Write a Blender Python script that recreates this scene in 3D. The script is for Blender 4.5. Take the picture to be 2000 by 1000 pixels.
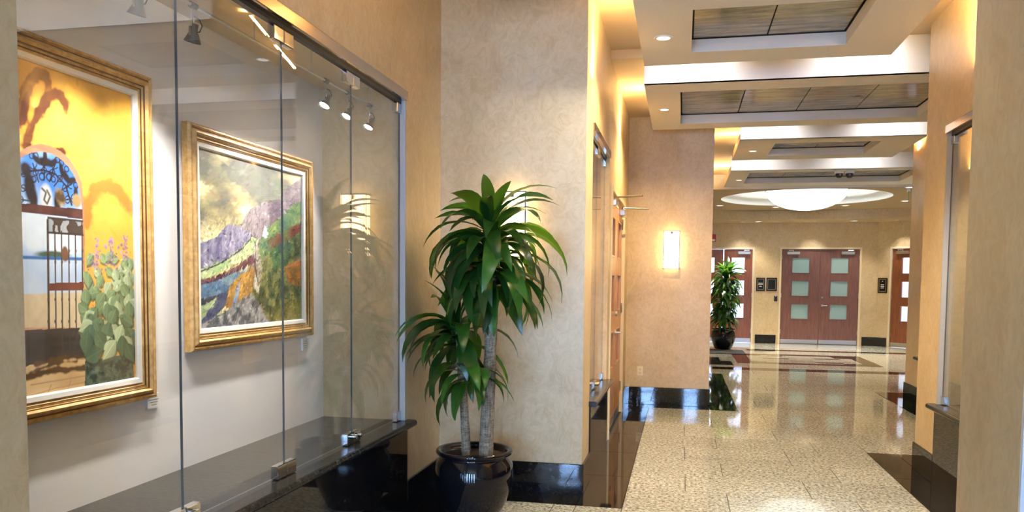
import bpy, bmesh, math, random
import numpy as np
from mathutils import Vector, Matrix
random.seed(7); rng = np.random.default_rng(7)
for o in list(bpy.data.objects): bpy.data.objects.remove(o)
scn = bpy.context.scene
COL = scn.collection

# ---------------------------------------------------------------- camera
YAW, PITCH, ROLL, FPX, CY = 0.210627, -0.0580386, 0.00936933, 1548.537, 638.779
CAMH = 1.5
fw = Vector((-math.sin(YAW)*math.cos(PITCH), math.cos(YAW)*math.cos(PITCH), math.sin(PITCH)))
r0 = Vector((math.cos(YAW), math.sin(YAW), 0)); u0 = r0.cross(fw)
rt = math.cos(ROLL)*r0 + math.sin(ROLL)*u0; up = -math.sin(ROLL)*r0 + math.cos(ROLL)*u0
cam = bpy.data.cameras.new('camera'); cam.sensor_width = 36; cam.sensor_fit = 'HORIZONTAL'
cam.lens = FPX/2000*36; cam.shift_y = (CY-500)/2000; cam.clip_start = .05; cam.clip_end = 200
camo = bpy.data.objects.new('camera', cam); COL.objects.link(camo)
camo.matrix_world = Matrix(((rt.x, up.x, -fw.x, 0), (rt.y, up.y, -fw.y, 0), (rt.z, up.z, -fw.z, CAMH), (0, 0, 0, 1)))
scn.camera = camo

# ---------------------------------------------------------------- world, exposure
w = bpy.data.worlds.new('daylight'); scn.world = w; w.use_nodes = True
bg = w.node_tree.nodes['Background']; bg.inputs[0].default_value = (.32, .545, 1.0, 1); bg.inputs[1].default_value = 40.0
vs = scn.view_settings
scn.display_settings.display_device = 'sRGB'
vs.view_transform = 'Standard'; vs.look = 'None'; vs.gamma = 1; vs.use_curve_mapping = False
vs.exposure = 1.08
K_GAP, K_COVE, K_CAN, K_SPOT, K_DOME, K_SCONCE, K_LOB, K_ROOM = 15, 10, 260, 28, 26, 4.0, 300, 50
WARM, WARM2, WHITE, COOL = (1, .63, .27), (1, .80, .50), (1, .98, .95), (.84, .88, 1.0)
# light portal over the entrance glazing behind the camera (guides sampling, gives no light itself)
pl = bpy.data.lights.new('entrance_glazing_portal', 'AREA'); pl.shape = 'RECTANGLE'; pl.size = 9.6; pl.size_y = 2.9
pl.cycles.is_portal = True
po = bpy.data.objects.new('entrance_glazing_portal', pl); COL.objects.link(po)
po.location = (-1.2, -6.9, 1.6); po.rotation_euler = (math.radians(90), 0, 0)

# ---------------------------------------------------------------- materials
def lin(c):
    return tuple(((v/12.92) if v <= .04045 else ((v+.055)/1.055)**2.4) for v in (x/255 for x in c))
MATS = {}
class NT:
    def __init__(s, name):
        s.m = bpy.data.materials.new(name); s.m.use_nodes = True; s.t = s.m.node_tree
        s.b = s.t.nodes['Principled BSDF']; s.out = s.t.nodes['Material Output']; MATS[name] = s.m
    def n(s, typ, **kw):
        nd = s.t.nodes.new(typ)
        for k, v in kw.items():
            if k.startswith('_'): nd.inputs[int(k[1:])].default_value = v
            else: setattr(nd, k, v)
        return nd
    def l(s, a, b): s.t.links.new(a, b)
    def ramp(s, src, stops):
        r = s.n('ShaderNodeValToRGB'); e = r.color_ramp.elements
        while len(e) < len(stops): e.new(.5)
        for el, (p, c) in zip(e, stops): el.position = p; el.color = (*c, 1)
        s.l(src, r.inputs[0]); return r.outputs[0]
    def mix(s, fac, a, b, mode='MIX'):
        m = s.n('ShaderNodeMix', data_type='RGBA', blend_type=mode)
        for i, v in ((0, fac), (6, a), (7, b)):
            if isinstance(v, (int, float)): m.inputs[i].default_value = v
            elif isinstance(v, tuple): m.inputs[i].default_value = (*v, 1)
            else: s.l(v, m.inputs[i])
        return m.outputs[2]
    def pos(s, scale=(1, 1, 1)):
        g = s.n('ShaderNodeNewGeometry'); mp = s.n('ShaderNodeMapping'); mp.inputs[3].default_value = scale
        s.l(g.outputs['Position'], mp.inputs[0]); return mp.outputs[0]
    def noise(s, vec, scale, detail=4, rough=.55, dist=0):
        nz = s.n('ShaderNodeTexNoise'); nz.inputs['Scale'].default_value = scale; nz.inputs['Detail'].default_value = detail
        nz.inputs['Roughness'].default_value = rough; nz.inputs['Distortion'].default_value = dist
        s.l(vec, nz.inputs['Vector']); return nz.outputs['Fac']
    def bump(s, h, strength, dist=.01):
        b = s.n('ShaderNodeBump'); b.inputs['Strength'].default_value = strength; b.inputs['Distance'].default_value = dist
        s.l(h, b.inputs['Height']); s.l(b.outputs[0], s.b.inputs['Normal'])
    def col(s, src):
        if isinstance(src, tuple): s.b.inputs['Base Color'].default_value = (*src, 1)
        else: s.l(src, s.b.inputs['Base Color'])
    def set(s, **kw):
        for k, v in kw.items(): s.b.inputs[k.replace('_', ' ')].default_value = v
        return s
def plain(name, c, rough=.5, metal=0, spec=.5, emit=None, es=0):
    t = NT(name); t.col(c); t.set(Roughness=rough, Metallic=metal); t.b.inputs['Specular IOR Level'].default_value = spec
    if emit: t.b.inputs['Emission Color'].default_value = (*emit, 1); t.b.inputs['Emission Strength'].default_value = es
    return t.m

def mk_plaster():
    t = NT('venetian_plaster'); p = t.pos((1, 1, .75))
    a = t.noise(p, 2.2, 5, .6, 1.2); b = t.noise(p, 11, 5, .65, 2.5); c = t.noise(p, 34, 3, .5, 3.0)
    c1 = t.ramp(a, [(.30, lin((190, 163, 120))), (.52, lin((205, 180, 138))), (.72, lin((217, 196, 158)))])
    c2 = t.ramp(b, [(.35, lin((186, 159, 115))), (.6, lin((215, 194, 154)))])
    colr = t.mix(.45, c1, c2)
    vein = t.ramp(c, [(.47, (0, 0, 0)), (.50, (1, 1, 1)), (.53, (0, 0, 0))])
    colr = t.mix(t.mix(.05, (0, 0, 0), vein), colr, lin((240, 228, 208)))
    t.col(colr)
    rr = t.n('ShaderNodeMapRange'); rr.inputs[3].default_value = .28; rr.inputs[4].default_value = .50
    t.l(b, rr.inputs[0]); t.l(rr.outputs[0], t.b.inputs['Roughness'])
    t.bump(b, .12, .01); return t.m
PLASTER = mk_plaster()
JAMB = plain('grey_jamb_paint', lin((176, 172, 166)), .6)
WHITEWALL = plain('white_niche_paint', lin((232, 228, 226)), .6)
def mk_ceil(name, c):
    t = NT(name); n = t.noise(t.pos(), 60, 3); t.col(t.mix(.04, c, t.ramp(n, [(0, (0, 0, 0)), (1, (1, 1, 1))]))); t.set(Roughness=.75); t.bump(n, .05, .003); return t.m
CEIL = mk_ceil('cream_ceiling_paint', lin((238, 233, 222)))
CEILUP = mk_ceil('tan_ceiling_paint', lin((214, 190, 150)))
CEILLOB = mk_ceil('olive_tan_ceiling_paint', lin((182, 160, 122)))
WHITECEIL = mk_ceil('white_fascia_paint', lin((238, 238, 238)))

def mk_granite(name, stops, rough, scale=1., var=.10, spec=.22):
    t = NT(name); p = t.pos()
    v = t.n('ShaderNodeTexVoronoi'); v.inputs['Scale'].default_value = 52*scale; t.l(p, v.inputs['Vector'])
    n1 = t.noise(p, 44*scale, 4, .75); n2 = t.noise(p, 16*scale, 4, .6, .6)
    base = t.ramp(n1, stops)
    cell = t.ramp(v.outputs['Color'], [(0, (.35, .33, .30)), (.35, (.9, .9, .88)), (1, (1.12, 1.10, 1.05))])
    c = t.mix(.55, base, t.mix(1, base, cell, 'MULTIPLY'))
    c = t.mix(1, c, t.ramp(n2, [(.3, (.88, .86, .84)), (.7, (1.06, 1.05, 1.03))]), 'MULTIPLY')
    oi = t.n('ShaderNodeObjectInfo'); c = t.mix(1, c, t.ramp(oi.outputs['Random'], [(0, (1-var,)*3), (1, (1+var*.6,)*3)]), 'MULTIPLY')
    t.col(c); t.set(Roughness=rough); t.b.inputs['Specular IOR Level'].default_value = spec; return t.m
GRANITE = mk_granite('beige_granite', [(.34, lin((52, 52, 50))), (.43, lin((142, 144, 136))), (.55, lin((192, 195, 187))), (.72, lin((226, 229, 225)))], .05)
BLACK = mk_granite('black_granite', [(.3, (.006, .006, .007)), (.55, (.012, .012, .013)), (.68, (.03, .03, .03)), (.75, (.09, .085, .08))], .035, spec=.5)
BROWNG = mk_granite('dark_brown_granite', [(.3, lin((24, 12, 10))), (.6, lin((40, 20, 16))), (.75, lin((62, 36, 30)))], .05)
SHELFG = mk_granite('dark_grey_granite', [(.3, (.012, .012, .012)), (.55, (.03, .03, .03)), (.66, (.07, .07, .068)), (.74, (.20, .19, .18))], .16)
GROUT = plain('grout', lin((52, 46, 40)), .8)
def mk_stone():
    t = NT('travertine_panel'); p = t.pos((.9, 7, 1))
    n = t.noise(p, 3.0, 6, .65, .5); n2 = t.noise(t.pos((1, 2.2, 1)), 22, 4, .7)
    c = t.ramp(n, [(.30, lin((104, 100, 84))), (.46, lin((148, 143, 122))), (.60, lin((182, 177, 156))), (.75, lin((206, 201, 182)))])
    t.col(t.mix(1, c, t.ramp(n2, [(.3, (.80, .8, .8)), (.6, (1.05, 1.05, 1.05))]), 'MULTIPLY')); t.set(Roughness=.13); return t.m
STONE = mk_stone()
DARKREVEAL = plain('dark_reveal', (.012, .011, .01), .7)  # near-black stands in for shade in the gap, and darkens slab joints
CHROME = plain('chrome', (.66, .66, .67), .06, 1)
TINTCHROME = plain('chrome_reflection_tint', (.56, .47, .40), .12, 1)  # chrome rail, with the wall's brown reflection put into its tint
SATIN = plain('brushed_nickel', (.62, .61, .58), .3, 1)
BLACKPL = plain('black_plastic', (.012, .012, .013), .4)
def mk_glass():
    t = NT('clear_glass'); nt = t.t; nt.nodes.remove(t.b)
    g = t.n('ShaderNodeNewGeometry'); d = t.n('ShaderNodeVectorMath', operation='DOT_PRODUCT')
    t.l(g.outputs['Incoming'], d.inputs[0]); t.l(g.outputs['Normal'], d.inputs[1])
    a = t.n('ShaderNodeMath', operation='ABSOLUTE'); t.l(d.outputs['Value'], a.inputs[0])
    s1 = t.n('ShaderNodeMath', operation='SUBTRACT'); s1.inputs[0].default_value = 1; t.l(a.outputs[0], s1.inputs[1])
    pw = t.n('ShaderNodeMath', operation='POWER'); t.l(s1.outputs[0], pw.inputs[0]); pw.inputs[1].default_value = 5
    ma = t.n('ShaderNodeMath', operation='MULTIPLY_ADD'); t.l(pw.outputs[0], ma.inputs[0]); ma.inputs[1].default_value = .96; ma.inputs[2].default_value = .04
    tr = t.n('ShaderNodeBsdfTransparent'); tr.inputs[0].default_value = (.965, .975, .97, 1)
    gl = t.n('ShaderNodeBsdfGlossy'); gl.inputs['Roughness'].default_value = 0; gl.inputs[0].default_value = (1, 1, 1, 1)
    mx = t.n('ShaderNodeMixShader'); t.l(ma.outputs[0], mx.inputs[0]); t.l(tr.outputs[0], mx.inputs[1]); t.l(gl.outputs[0], mx.inputs[2])
    t.l(mx.outputs[0], t.out.inputs[0]); return t.m
GLASS = mk_glass()
GLASSEDGE = plain('glass_edge', lin((104, 112, 110)), .15)
FROST = plain('frosted_teal_glass', lin((146, 176, 176)), .25)
DARKGLASS = plain('dark_door_glass', lin((40, 18, 12)), .15)
def mk_wood(name, a, b, c, rough=.3):
    t = NT(name); tc = t.n('ShaderNodeTexCoord'); mp = t.n('ShaderNodeMapping'); mp.inputs[3].default_value = (14, 14, .9)
    t.l(tc.outputs['Object'], mp.inputs[0]); n = t.noise(mp.outputs[0], 3, 5, .6, .8)
    t.col(t.ramp(n, [(.3, lin(a)), (.5, lin(b)), (.72, lin(c))])); t.set(Roughness=rough); return t.m
CHERRY = mk_wood('cherry_wood', (112, 62, 38), (132, 76, 48), (150, 90, 58))
MAHOG = mk_wood('mahogany_wood', (100, 66, 58), (118, 80, 70), (132, 94, 82))
MAPLE = mk_wood('honey_maple_wood', (176, 120, 66), (196, 140, 82), (212, 158, 98))
FRAMEPAINT = plain('cream_door_frame', lin((222, 206, 172)), .45)
def mk_gilt():
    t = NT('gilt_frame'); n = t.noise(t.pos((1, 1, 1)), 30, 4, .6); t.col(t.ramp(n, [(.3, lin((176, 130, 68))), (.55, lin((210, 166, 98))), (.75, lin((230, 192, 126)))])); t.set(Roughness=.36, Metallic=.15); t.bump(n, .1, .004); return t.m
GILT = mk_gilt()
GROOVESHADE = plain('gilt_groove_shade', lin((104, 70, 30)), .45, .2)  # dark gilt strips give the moulding relief its shade by colour
LINER = plain('white_linen_liner', lin((236, 230, 220)), .7)
def mk_canvas():
    t = NT('oil_paint'); at = t.n('ShaderNodeAttribute'); at.attribute_name = 'paint'; t.l(at.outputs['Color'], t.b.inputs['Base Color'])
    t.set(Roughness=.45); t.bump(t.noise(t.pos((1, 1, 1)), 160, 3), .12, .002); return t.m
CANVAS = mk_canvas()
def mk_leaf():
    t = NT('glossy_leaf'); oi = t.n('ShaderNodeObjectInfo')
    c = t.ramp(oi.outputs['Random'], [(0, lin((18, 46, 20))), (.5, lin((32, 76, 28))), (1, lin((62, 118, 42)))])
    n = t.noise(t.pos((1, 1, 1)), 25, 3); c = t.mix(1, c, t.ramp(n, [(.3, (.8, .8, .8)), (.7, (1.15, 1.15, 1.1))]), 'MULTIPLY')
    t.col(c); t.set(Roughness=.28)
    tl = t.n('ShaderNodeBsdfTranslucent'); tl.inputs[0].default_value = (*lin((110, 170, 40)), 1)
    mx = t.n('ShaderNodeMixShader'); mx.inputs[0].default_value = .25
    t.l(t.b.outputs[0], mx.inputs[1]); t.l(tl.outputs[0], mx.inputs[2]); t.l(mx.outputs[0], t.out.inputs[0]); return t.m
LEAF = mk_leaf()
def mk_bark():
    t = NT('cane_bark'); v = t.pos((1, 1, 3.2)); n = t.noise(v, 26, 5, .7, 1); n2 = t.noise(t.pos((9, 9, 1)), 12, 4)
    c = t.ramp(n, [(.34, lin((70, 58, 46))), (.48, lin((140, 122, 98))), (.64, lin((198, 184, 158)))])
    t.col(t.mix(.5, c, t.ramp(n2, [(.35, lin((96, 80, 64))), (.65, lin((176, 162, 138)))]))); t.set(Roughness=.85); t.bump(n, .6, .01); return t.m
BARK = mk_bark()
POT = plain('black_glazed_ceramic', (.006, .006, .008), .06)
SOIL = plain('potting_soil', lin((42, 32, 24)), .95)
SCONCEGLASS = plain('lit_sconce_glass', (1, .97, .9), .4, emit=(1, .76, .40), es=K_SCONCE)
DOMEGLASS = plain('lit_dome_glass', (.95, .97, .95), .4, emit=(.95, 1.0, .95), es=1.0)
LAMP_ON = plain('lit_lamp_face', (1, 1, 1), .4, emit=(1, .95, .86), es=18)
CAN_ON = plain('lit_downlight_lens', (1, 1, 1), .4, emit=(1, .96, .9), es=1.0)
TUBE_ON = plain('lit_cove_tube', (1, 1, 1), .4, emit=WARM2, es=4)
GREYMETAL = plain('grey_cast_metal', lin((112, 112, 110)), .38, .7)
IVORY = plain('ivory_plastic', lin((232, 216, 182)), .4)
PLAQUE = plain('black_plaque', (.012, .011, .010), .25)
PLAQUEFR = plain('plaque_bronze_edge', lin((150, 132, 104)), .35, .6)
INK = plain('white_lettering', lin((214, 208, 198)), .6)
RED = plain('red_alarm_body', lin((170, 34, 26)), .4)
WHITEPL = plain('white_plastic', lin((232, 230, 226)), .4)
MATRUB = plain('charcoal_mat', lin((34, 36, 42)), .9)
GREEN = plain('exit_green', lin((40, 150, 70)), .4)
ROOMW = plain('room_white', lin((236, 234, 240)), .7)

# ---------------------------------------------------------------- mesh helpers
def box(bm, x0, x1, y0, y1, z0, z1):
    if x0 > x1: x0, x1 = x1, x0
    if y0 > y1: y0, y1 = y1, y0
    if z0 > z1: z0, z1 = z1, z0
    v = [bm.verts.new(p) for p in ((x0, y0, z0), (x1, y0, z0), (x1, y1, z0), (x0, y1, z0), (x0, y0, z1), (x1, y0, z1), (x1, y1, z1), (x0, y1, z1))]
    return [bm.faces.new([v[i] for i in f]) for f in ((3, 2, 1, 0), (4, 5, 6, 7), (0, 1, 5, 4), (1, 2, 6, 5), (2, 3, 7, 6), (3, 0, 4, 7))]
def B(*boxes, bev=0, seg=2):
    bm = bmesh.new()
    for b in boxes: box(bm, *b)
    if bev: bmesh.ops.bevel(bm, geom=bm.edges[:], offset=bev, segments=seg, affect='EDGES', profile=.6)
    return bm
def lathe(prof, seg=40, bm=None, c=(0, 0, 0)):
    bm = bm or bmesh.new(); rings = []
    for r, z in prof:
        if r < 1e-5: rings.append([bm.verts.new((c[0], c[1], c[2]+z))])
        else: rings.append([bm.verts.new((c[0]+r*math.cos(2*math.pi*i/seg), c[1]+r*math.sin(2*math.pi*i/seg), c[2]+z)) for i in range(seg)])
    for a, b in zip(rings, rings[1:]):
        for i in range(seg):
            j = (i+1) % seg
            if len(a) == 1 and len(b) == 1: continue
            if len(a) == 1: bm.faces.new((a[0], b[i], b[j]))
            elif len(b) == 1: bm.faces.new((a[i], a[j], b[0]))
            else: bm.faces.new((a[i], a[j], b[j], b[i]))
    return bm
def tube(pts, rad, seg=10, bm=None, caps=True):
    bm = bm or bmesh.new(); pts = [Vector(p) for p in pts]; n = len(pts); rads = rad if isinstance(rad, (list, tuple)) else [rad]*n
    rings = []
    for i, p in enumerate(pts):
        d = (pts[min(i+1, n-1)]-pts[max(i-1, 0)]).normalized()
        a = d.cross(Vector((0, 0, 1)) if abs(d.z) < .9 else Vector((1, 0, 0))).normalized(); b = d.cross(a)
        rings.append([bm.verts.new(p+rads[i]*(math.cos(2*math.pi*k/seg)*a+math.sin(2*math.pi*k/seg)*b)) for k in range(seg)])
    for a, b in zip(rings, rings[1:]):
        for k in range(seg): bm.faces.new((a[k], a[(k+1) % seg], b[(k+1) % seg], b[k]))
    if caps: bm.faces.new(rings[0][::-1]); bm.faces.new(rings[-1])
    return bm
def obj(name, bm, mat, parent=None, smooth=False, loc=None):
    bmesh.ops.recalc_face_normals(bm, faces=bm.faces[:])
    me = bpy.data.meshes.new(name); bm.to_mesh(me); bm.free(); me.materials.append(mat)
    if smooth:
        me.polygons.foreach_set('use_smooth', [True]*len(me.polygons))
    o = bpy.data.objects.new(name, me); COL.objects.link(o)
    if smooth:
        md = None
    if parent: o.parent = parent
    if loc: o.location = loc
    return o
def dup(src, parent=None, loc=None, rot=None, scale=None):
    o = src.copy(); COL.objects.link(o); o.parent = parent
    if loc is not None: o.location = loc
    if rot is not None: o.rotation_euler = rot
    if scale is not None: o.scale = scale
    return o
def dup_tree(root, loc=None, label=None, rotz=None):
    r = dup(root, None, loc)
    if rotz is not None: r.rotation_euler = (0, 0, rotz)
    if label: r['label'] = label
    for ch in list(root.children):
        c = dup(ch, r)
        for g in list(ch.children): dup(g, c)
    return r
def tag(o, label, cat, group=None, kind=None):
    o['label'] = label; o['category'] = cat
    if group: o['group'] = group
    if kind: o['kind'] = kind
    return o
def thing(name, loc, label, cat, group=None, kind=None, rotz=0):
    o = bpy.data.objects.new(name, None); o.empty_display_size = .1; COL.objects.link(o)
    o.location = loc; o.rotation_euler = (0, 0, rotz); return tag(o, label, cat, group, kind)
def struct(name, bm, mat, label, cat):
    return tag(obj(name, bm, mat), label, cat, kind='structure')
def light(name, typ, parent, loc, energy, color, rot=None, **kw):
    l = bpy.data.lights.new(name, typ); l.energy = energy; l.color = color
    for k, v in kw.items(): setattr(l, k, v)
    o = bpy.data.objects.new(name, l); COL.objects.link(o); o.parent = parent; o.location = loc
    if rot is not None: o.rotation_euler = rot
    return o
def aim(d):
    return Vector(d).to_track_quat('-Z', 'Y').to_euler()

# ================================================================= SETTING: walls
ZC1, ZC2, ZCL = 3.57, 3.49, 3.26          # high ceilings, dropped ceiling panels
TH = .09
def panel(axis, pos, back, a0, a1, z0, z1, holes=()):
    """slab with rectangular holes; axis 'x' -> plane X=pos spanning Y, axis 'y' -> plane Y=pos spanning X; back = other face."""
    us = sorted({a0, a1, *[h[0] for h in holes], *[h[1] for h in holes]}); zs = sorted({z0, z1, *[h[2] for h in holes], *[h[3] for h in holes]})
    bm = bmesh.new()
    us = [u for u in us if a0 <= u <= a1]; zs = [z for z in zs if z0 <= z <= z1]
    n, k = len(us), len(zs)
    def P(d, i, j): return (d, us[i], zs[j]) if axis == 'x' else (us[i], d, zs[j])
    vf = [[[bm.verts.new(P(d, i, j)) for j in range(k)] for i in range(n)] for d in (pos, back)]
    solid = lambda i, j: 0 <= i < n-1 and 0 <= j < k-1 and not any(h[0] <= (us[i]+us[i+1])/2 <= h[1] and h[2] <= (zs[j]+zs[j+1])/2 <= h[3] for h in holes)
    for i in range(n-1):
        for j in range(k-1):
            if not solid(i, j): continue
            for s in (0, 1): bm.faces.new((vf[s][i][j], vf[s][i+1][j], vf[s][i+1][j+1], vf[s][i][j+1]))
            for (di, dj, e) in ((-1, 0, ((i, j), (i, j+1))), (1, 0, ((i+1, j), (i+1, j+1))), (0, -1, ((i, j), (i+1, j))), (0, 1, ((i, j+1), (i+1, j+1)))):
                if not solid(i+di, j+dj):
                    (p, q), (r, t) = e; bm.faces.new((vf[0][p][q], vf[0][r][t], vf[1][r][t], vf[1][p][q]))
    for v in [v for v in bm.verts if not v.link_faces]: bm.verts.remove(v)
    return bm
ZO0, ZO1 = .565, 2.675                    # display openings
XL1, XL2, XL3 = -1.71, -.665, .34
XR1, XR2, XR3 = .88, 1.89, 2.91
D1 = (1.79, 4.775); D2 = (5.92, 7.28); DR1 = (-.7, 2.30); DR2 = (3.5, 6.47); DR3 = (7.7, 10.7)
DOOR2 = (7.50, 9.22, 2.40)
WL = 'cream mottled polished plaster wall '
struct('wall_left_display', panel('x', XL1, XL1-TH, 1.1, 5.5, 0, ZC1, [(D1[0], D1[1], ZO0, ZO1)]), PLASTER, WL+'around the painting display window', 'wall')
struct('wall_left_plant', panel('y', 5.5, 5.5+TH, XL1-TH, XL2, 0, ZC1), PLASTER, WL+'behind the tall potted plant', 'wall')
struct('wall_left_doors', panel('x', XL2, XL2-TH, 5.5+TH, 9.82+TH, 0, ZC1, [(D2[0], D2[1], ZO0, ZO1), (DOOR2[0], DOOR2[1], 0, DOOR2[2])]), PLASTER, WL+'holding narrow display window and wooden doors', 'wall')
struct('wall_left_sconce', panel('y', 9.82, 9.82+TH, XL2, XL3, 0, ZC1), PLASTER, WL+'with lit sconce and electrical outlet', 'wall')
struct('wall_left_passage', panel('x', XL3, XL3-TH, 9.82+TH, 13.2, 0, ZC1), PLASTER, WL+'leading from the sconce wall to the lobby', 'wall')
struct('wall_left_entry', B((-2.73-TH, -2.73, -7, 1.1, 0, ZC1), (-2.73, XL1, 1.1, 1.1+TH, 0, ZC1)), PLASTER, WL+'beside the entrance glazing', 'wall')
struct('wall_right_near', panel('x', XR1, XR1+TH, -1.6, 2.77, 0, ZC1, [(DR1[0], DR1[1], ZO0, ZO1)]), PLASTER, 'greyish daylit polished plaster pier wall close to entrance', 'wall')
struct('wall_right_near_return', B((XR1+TH, XR2, 2.77-TH, 2.77, 0, ZC1)), PLASTER, WL+'returning behind the daylit pier', 'wall')
struct('wall_right_display', panel('x', XR2, XR2+TH, 2.77, 6.98, 0, ZC1, [(DR2[0], DR2[1], ZO0, ZO1)]), PLASTER, WL+'with glossy reflections beside the glass ledge', 'wall')
struct('wall_right_display_return', B((XR2+TH, XR3, 6.98-TH, 6.98, 0, ZC1)), PLASTER, WL+'turning the corner behind the glossy pier', 'wall')
struct('wall_right_far', panel('x', XR3, XR3+TH, 6.98, 11.3, 0, ZC1, [(DR3[0], DR3[1], ZO0, ZO1)]), PLASTER, WL+'next to the lobby on the far pier', 'wall')
struct('wall_right_far_return', B((XR3+TH, 5.6, 11.3-TH, 11.3, 0, ZC1)), PLASTER, WL+'returning into the lobby side', 'wall')
YF = 20.72
LD = (.19, 1.76, 2.40); MD = (2.36, 4.265, 2.40)
struct('wall_far', panel('y', YF, YF+TH, -.3, 4.62, 0, 3.6, [(LD[0], LD[1], 0, LD[2]), (MD[0], MD[1], 0, MD[2])]), PLASTER, WL+'at the end of lobby around mahogany double doors', 'wall')
struct('wall_lobby_right', B((5.62, 5.62+TH, 11.3, 19.72, 0, 3.6)), PLASTER, WL+'along the side of the round-ceilinged lobby', 'wall')
struct('wall_lobby_left', B((-1.0-TH, -1.0, 13.2, 20.02, 0, 3.6), (-1.0, XL3-TH, 13.2-TH, 13.2, 0, 3.6)), PLASTER, WL+'beside the lobby plant', 'wall')
# angled walls of the lobby
ang = thing('wall_lobby_angled', (4.62, YF, 0), WL+'set at an angle around the cherry door', 'wall', kind='structure', rotz=math.radians(-45))
obj('wall_panel', panel('y', 0, TH, 0, 1.43, 0, 3.6, [(.33, 1.30, 0, 2.40)]), PLASTER, ang)
angl = thing('wall_lobby_angled_left', (-1.0, 20.02, 0), WL+'set at an angle behind the lobby plant', 'wall', kind='structure', rotz=math.radians(45))
obj('wall_panel', panel('y', 0, TH, 0, .99, 0, 3.6), PLASTER, angl)
# rooms behind the glazed lobby doors
struct('wall_room_left', B((-1.2, 2.2, 22.6, 22.7, 0, 3), (-1.3, -1.2, YF+TH, 22.7, 0, 3), (2.1, 2.2, YF+TH, 22.6, 0, 3), (-1.3, 2.2, YF+TH, 22.7, 3.0, 3.1)), ROOMW, 'bright white room seen through cherry door windows', 'room')
struct('wall_room_right', B((4.4, 8.2, 22.6, 22.7, 0, 3), (8.2, 8.3, 19, 22.7, 0, 3), (4.3, 4.4, YF+TH, 22.7, 0, 3), (4.4, 8.3, 20.9, 22.7, 3.0, 3.1), (5.7, 8.3, 19, 20.9, 3.0, 3.1), (5.75, 8.3, 18.9, 19.0, 0, 3)), ROOMW, 'bright white room behind the angled lobby door', 'room')
# entrance glazing behind the camera
wn = thing('window_1', (-1.2, -7, 0), 'entrance glazing wall with dark mullions', 'window', kind='structure')
fr = bmesh.new(); PW = .52
for i in range(7):
    a = -4.9+i*1.4+.58
    for z0, z1 in ((0, .06), (2.1, 2.16), (3.0, 3.1)): box(fr, a, a+PW, -.05, .05, z0, z1)
    for xx in (a, a+PW-.05): box(fr, xx, xx+.05, -.05, .05, 0, 3.1)
obj('window_frame', fr, BLACKPL, wn)
for i in range(7):
    a = -4.9+i*1.4+.58; obj('pane', B((a+.05, a+PW-.05, -.006, .006, .06, 2.1)), GLASS, wn); obj('pane', B((a+.05, a+PW-.05, -.006, .006, 2.16, 3.0)), GLASS, wn)
pier = bmesh.new()
for i in range(8): box(pier, -1.2-4.9+(i-1)*1.4+.58+PW, -1.2-4.9+i*1.4+.58, -7.1, -6.9, 0, 3.2)
struct('wall_entry_piers', pier, PLASTER, 'plaster piers between the entrance windows', 'wall')
struct('wall_entry', B((-6.3, -6.1, -7, -1.0, 0, ZC1), (3.7, 3.9, -7, -1.6, 0, ZC1), (-6.3, -2.73-TH, -1.1, -1.0, 0, ZC1), (XR1, 3.9, -1.7, -1.6, 0, ZC1), (-6.3, 3.9, -7.1, -6.95, 3.2, ZC1)), PLASTER, WL+'around the entrance hall', 'wall')

# ---------------------------------------------------------------- ceilings
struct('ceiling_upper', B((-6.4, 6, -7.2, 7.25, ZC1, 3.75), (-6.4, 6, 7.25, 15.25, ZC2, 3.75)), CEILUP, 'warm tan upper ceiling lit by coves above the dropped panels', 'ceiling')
def cloud(name, x0, x1, y0, y1, hole, npan, label):
    root = thing(name, (x0, y0, ZCL), label, 'ceiling panel', 'dropped ceiling panels along the corridor', 'structure')
    def loc(b): return (b[0]-x0, b[1]-x0, b[2]-y0, b[3]-y0, b[4]-ZCL, b[5]-ZCL)
    hx0, hx1, hy0, hy1 = hole; zt = ZCL+.095
    us = sorted({x0, hx0, hx1, x1})
    bm = bmesh.new()
    for b in ((x0, x1, y0, hy0, ZCL, zt), (x0, x1, hy1, y1, ZCL, zt), (x0, hx0, hy0, hy1, ZCL, zt), (hx1, x1, hy0, hy1, ZCL, zt)): box(bm, *loc(b))
    obj('soffit', bm, CEIL, root)
    ztop = (ZC1 if y0 < 7.3 else ZC2)
    obj('front_fascia', B(loc((x0, x1, y0-.004, y0+.05, ZCL, ztop-.001))), WHITECEIL, root)
    obj('reveal', B(loc((hx0-.05, hx0, hy0-.05, hy1+.05, zt, zt+.025)), loc((hx1, hx1+.05, hy0-.05, hy1+.05, zt, zt+.025)), loc((hx0, hx1, hy0-.05, hy0, zt, zt+.025)), loc((hx0, hx1, hy1, hy1+.05, zt, zt+.025)),
        loc((hx0-.05, hx1+.05, hy0-.05, hy1+.05, zt+.03, zt+.04))), DARKREVEAL, root)
    wd = (hx1-hx0-.02)/npan
    for i in range(npan):
        a = hx0+.01+i*wd
        obj('stone_panel', B(loc((a+.005, a+wd-.005, hy0+.012, hy1-.012, zt+.008, zt+.028))), STONE, root)
    return root
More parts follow.
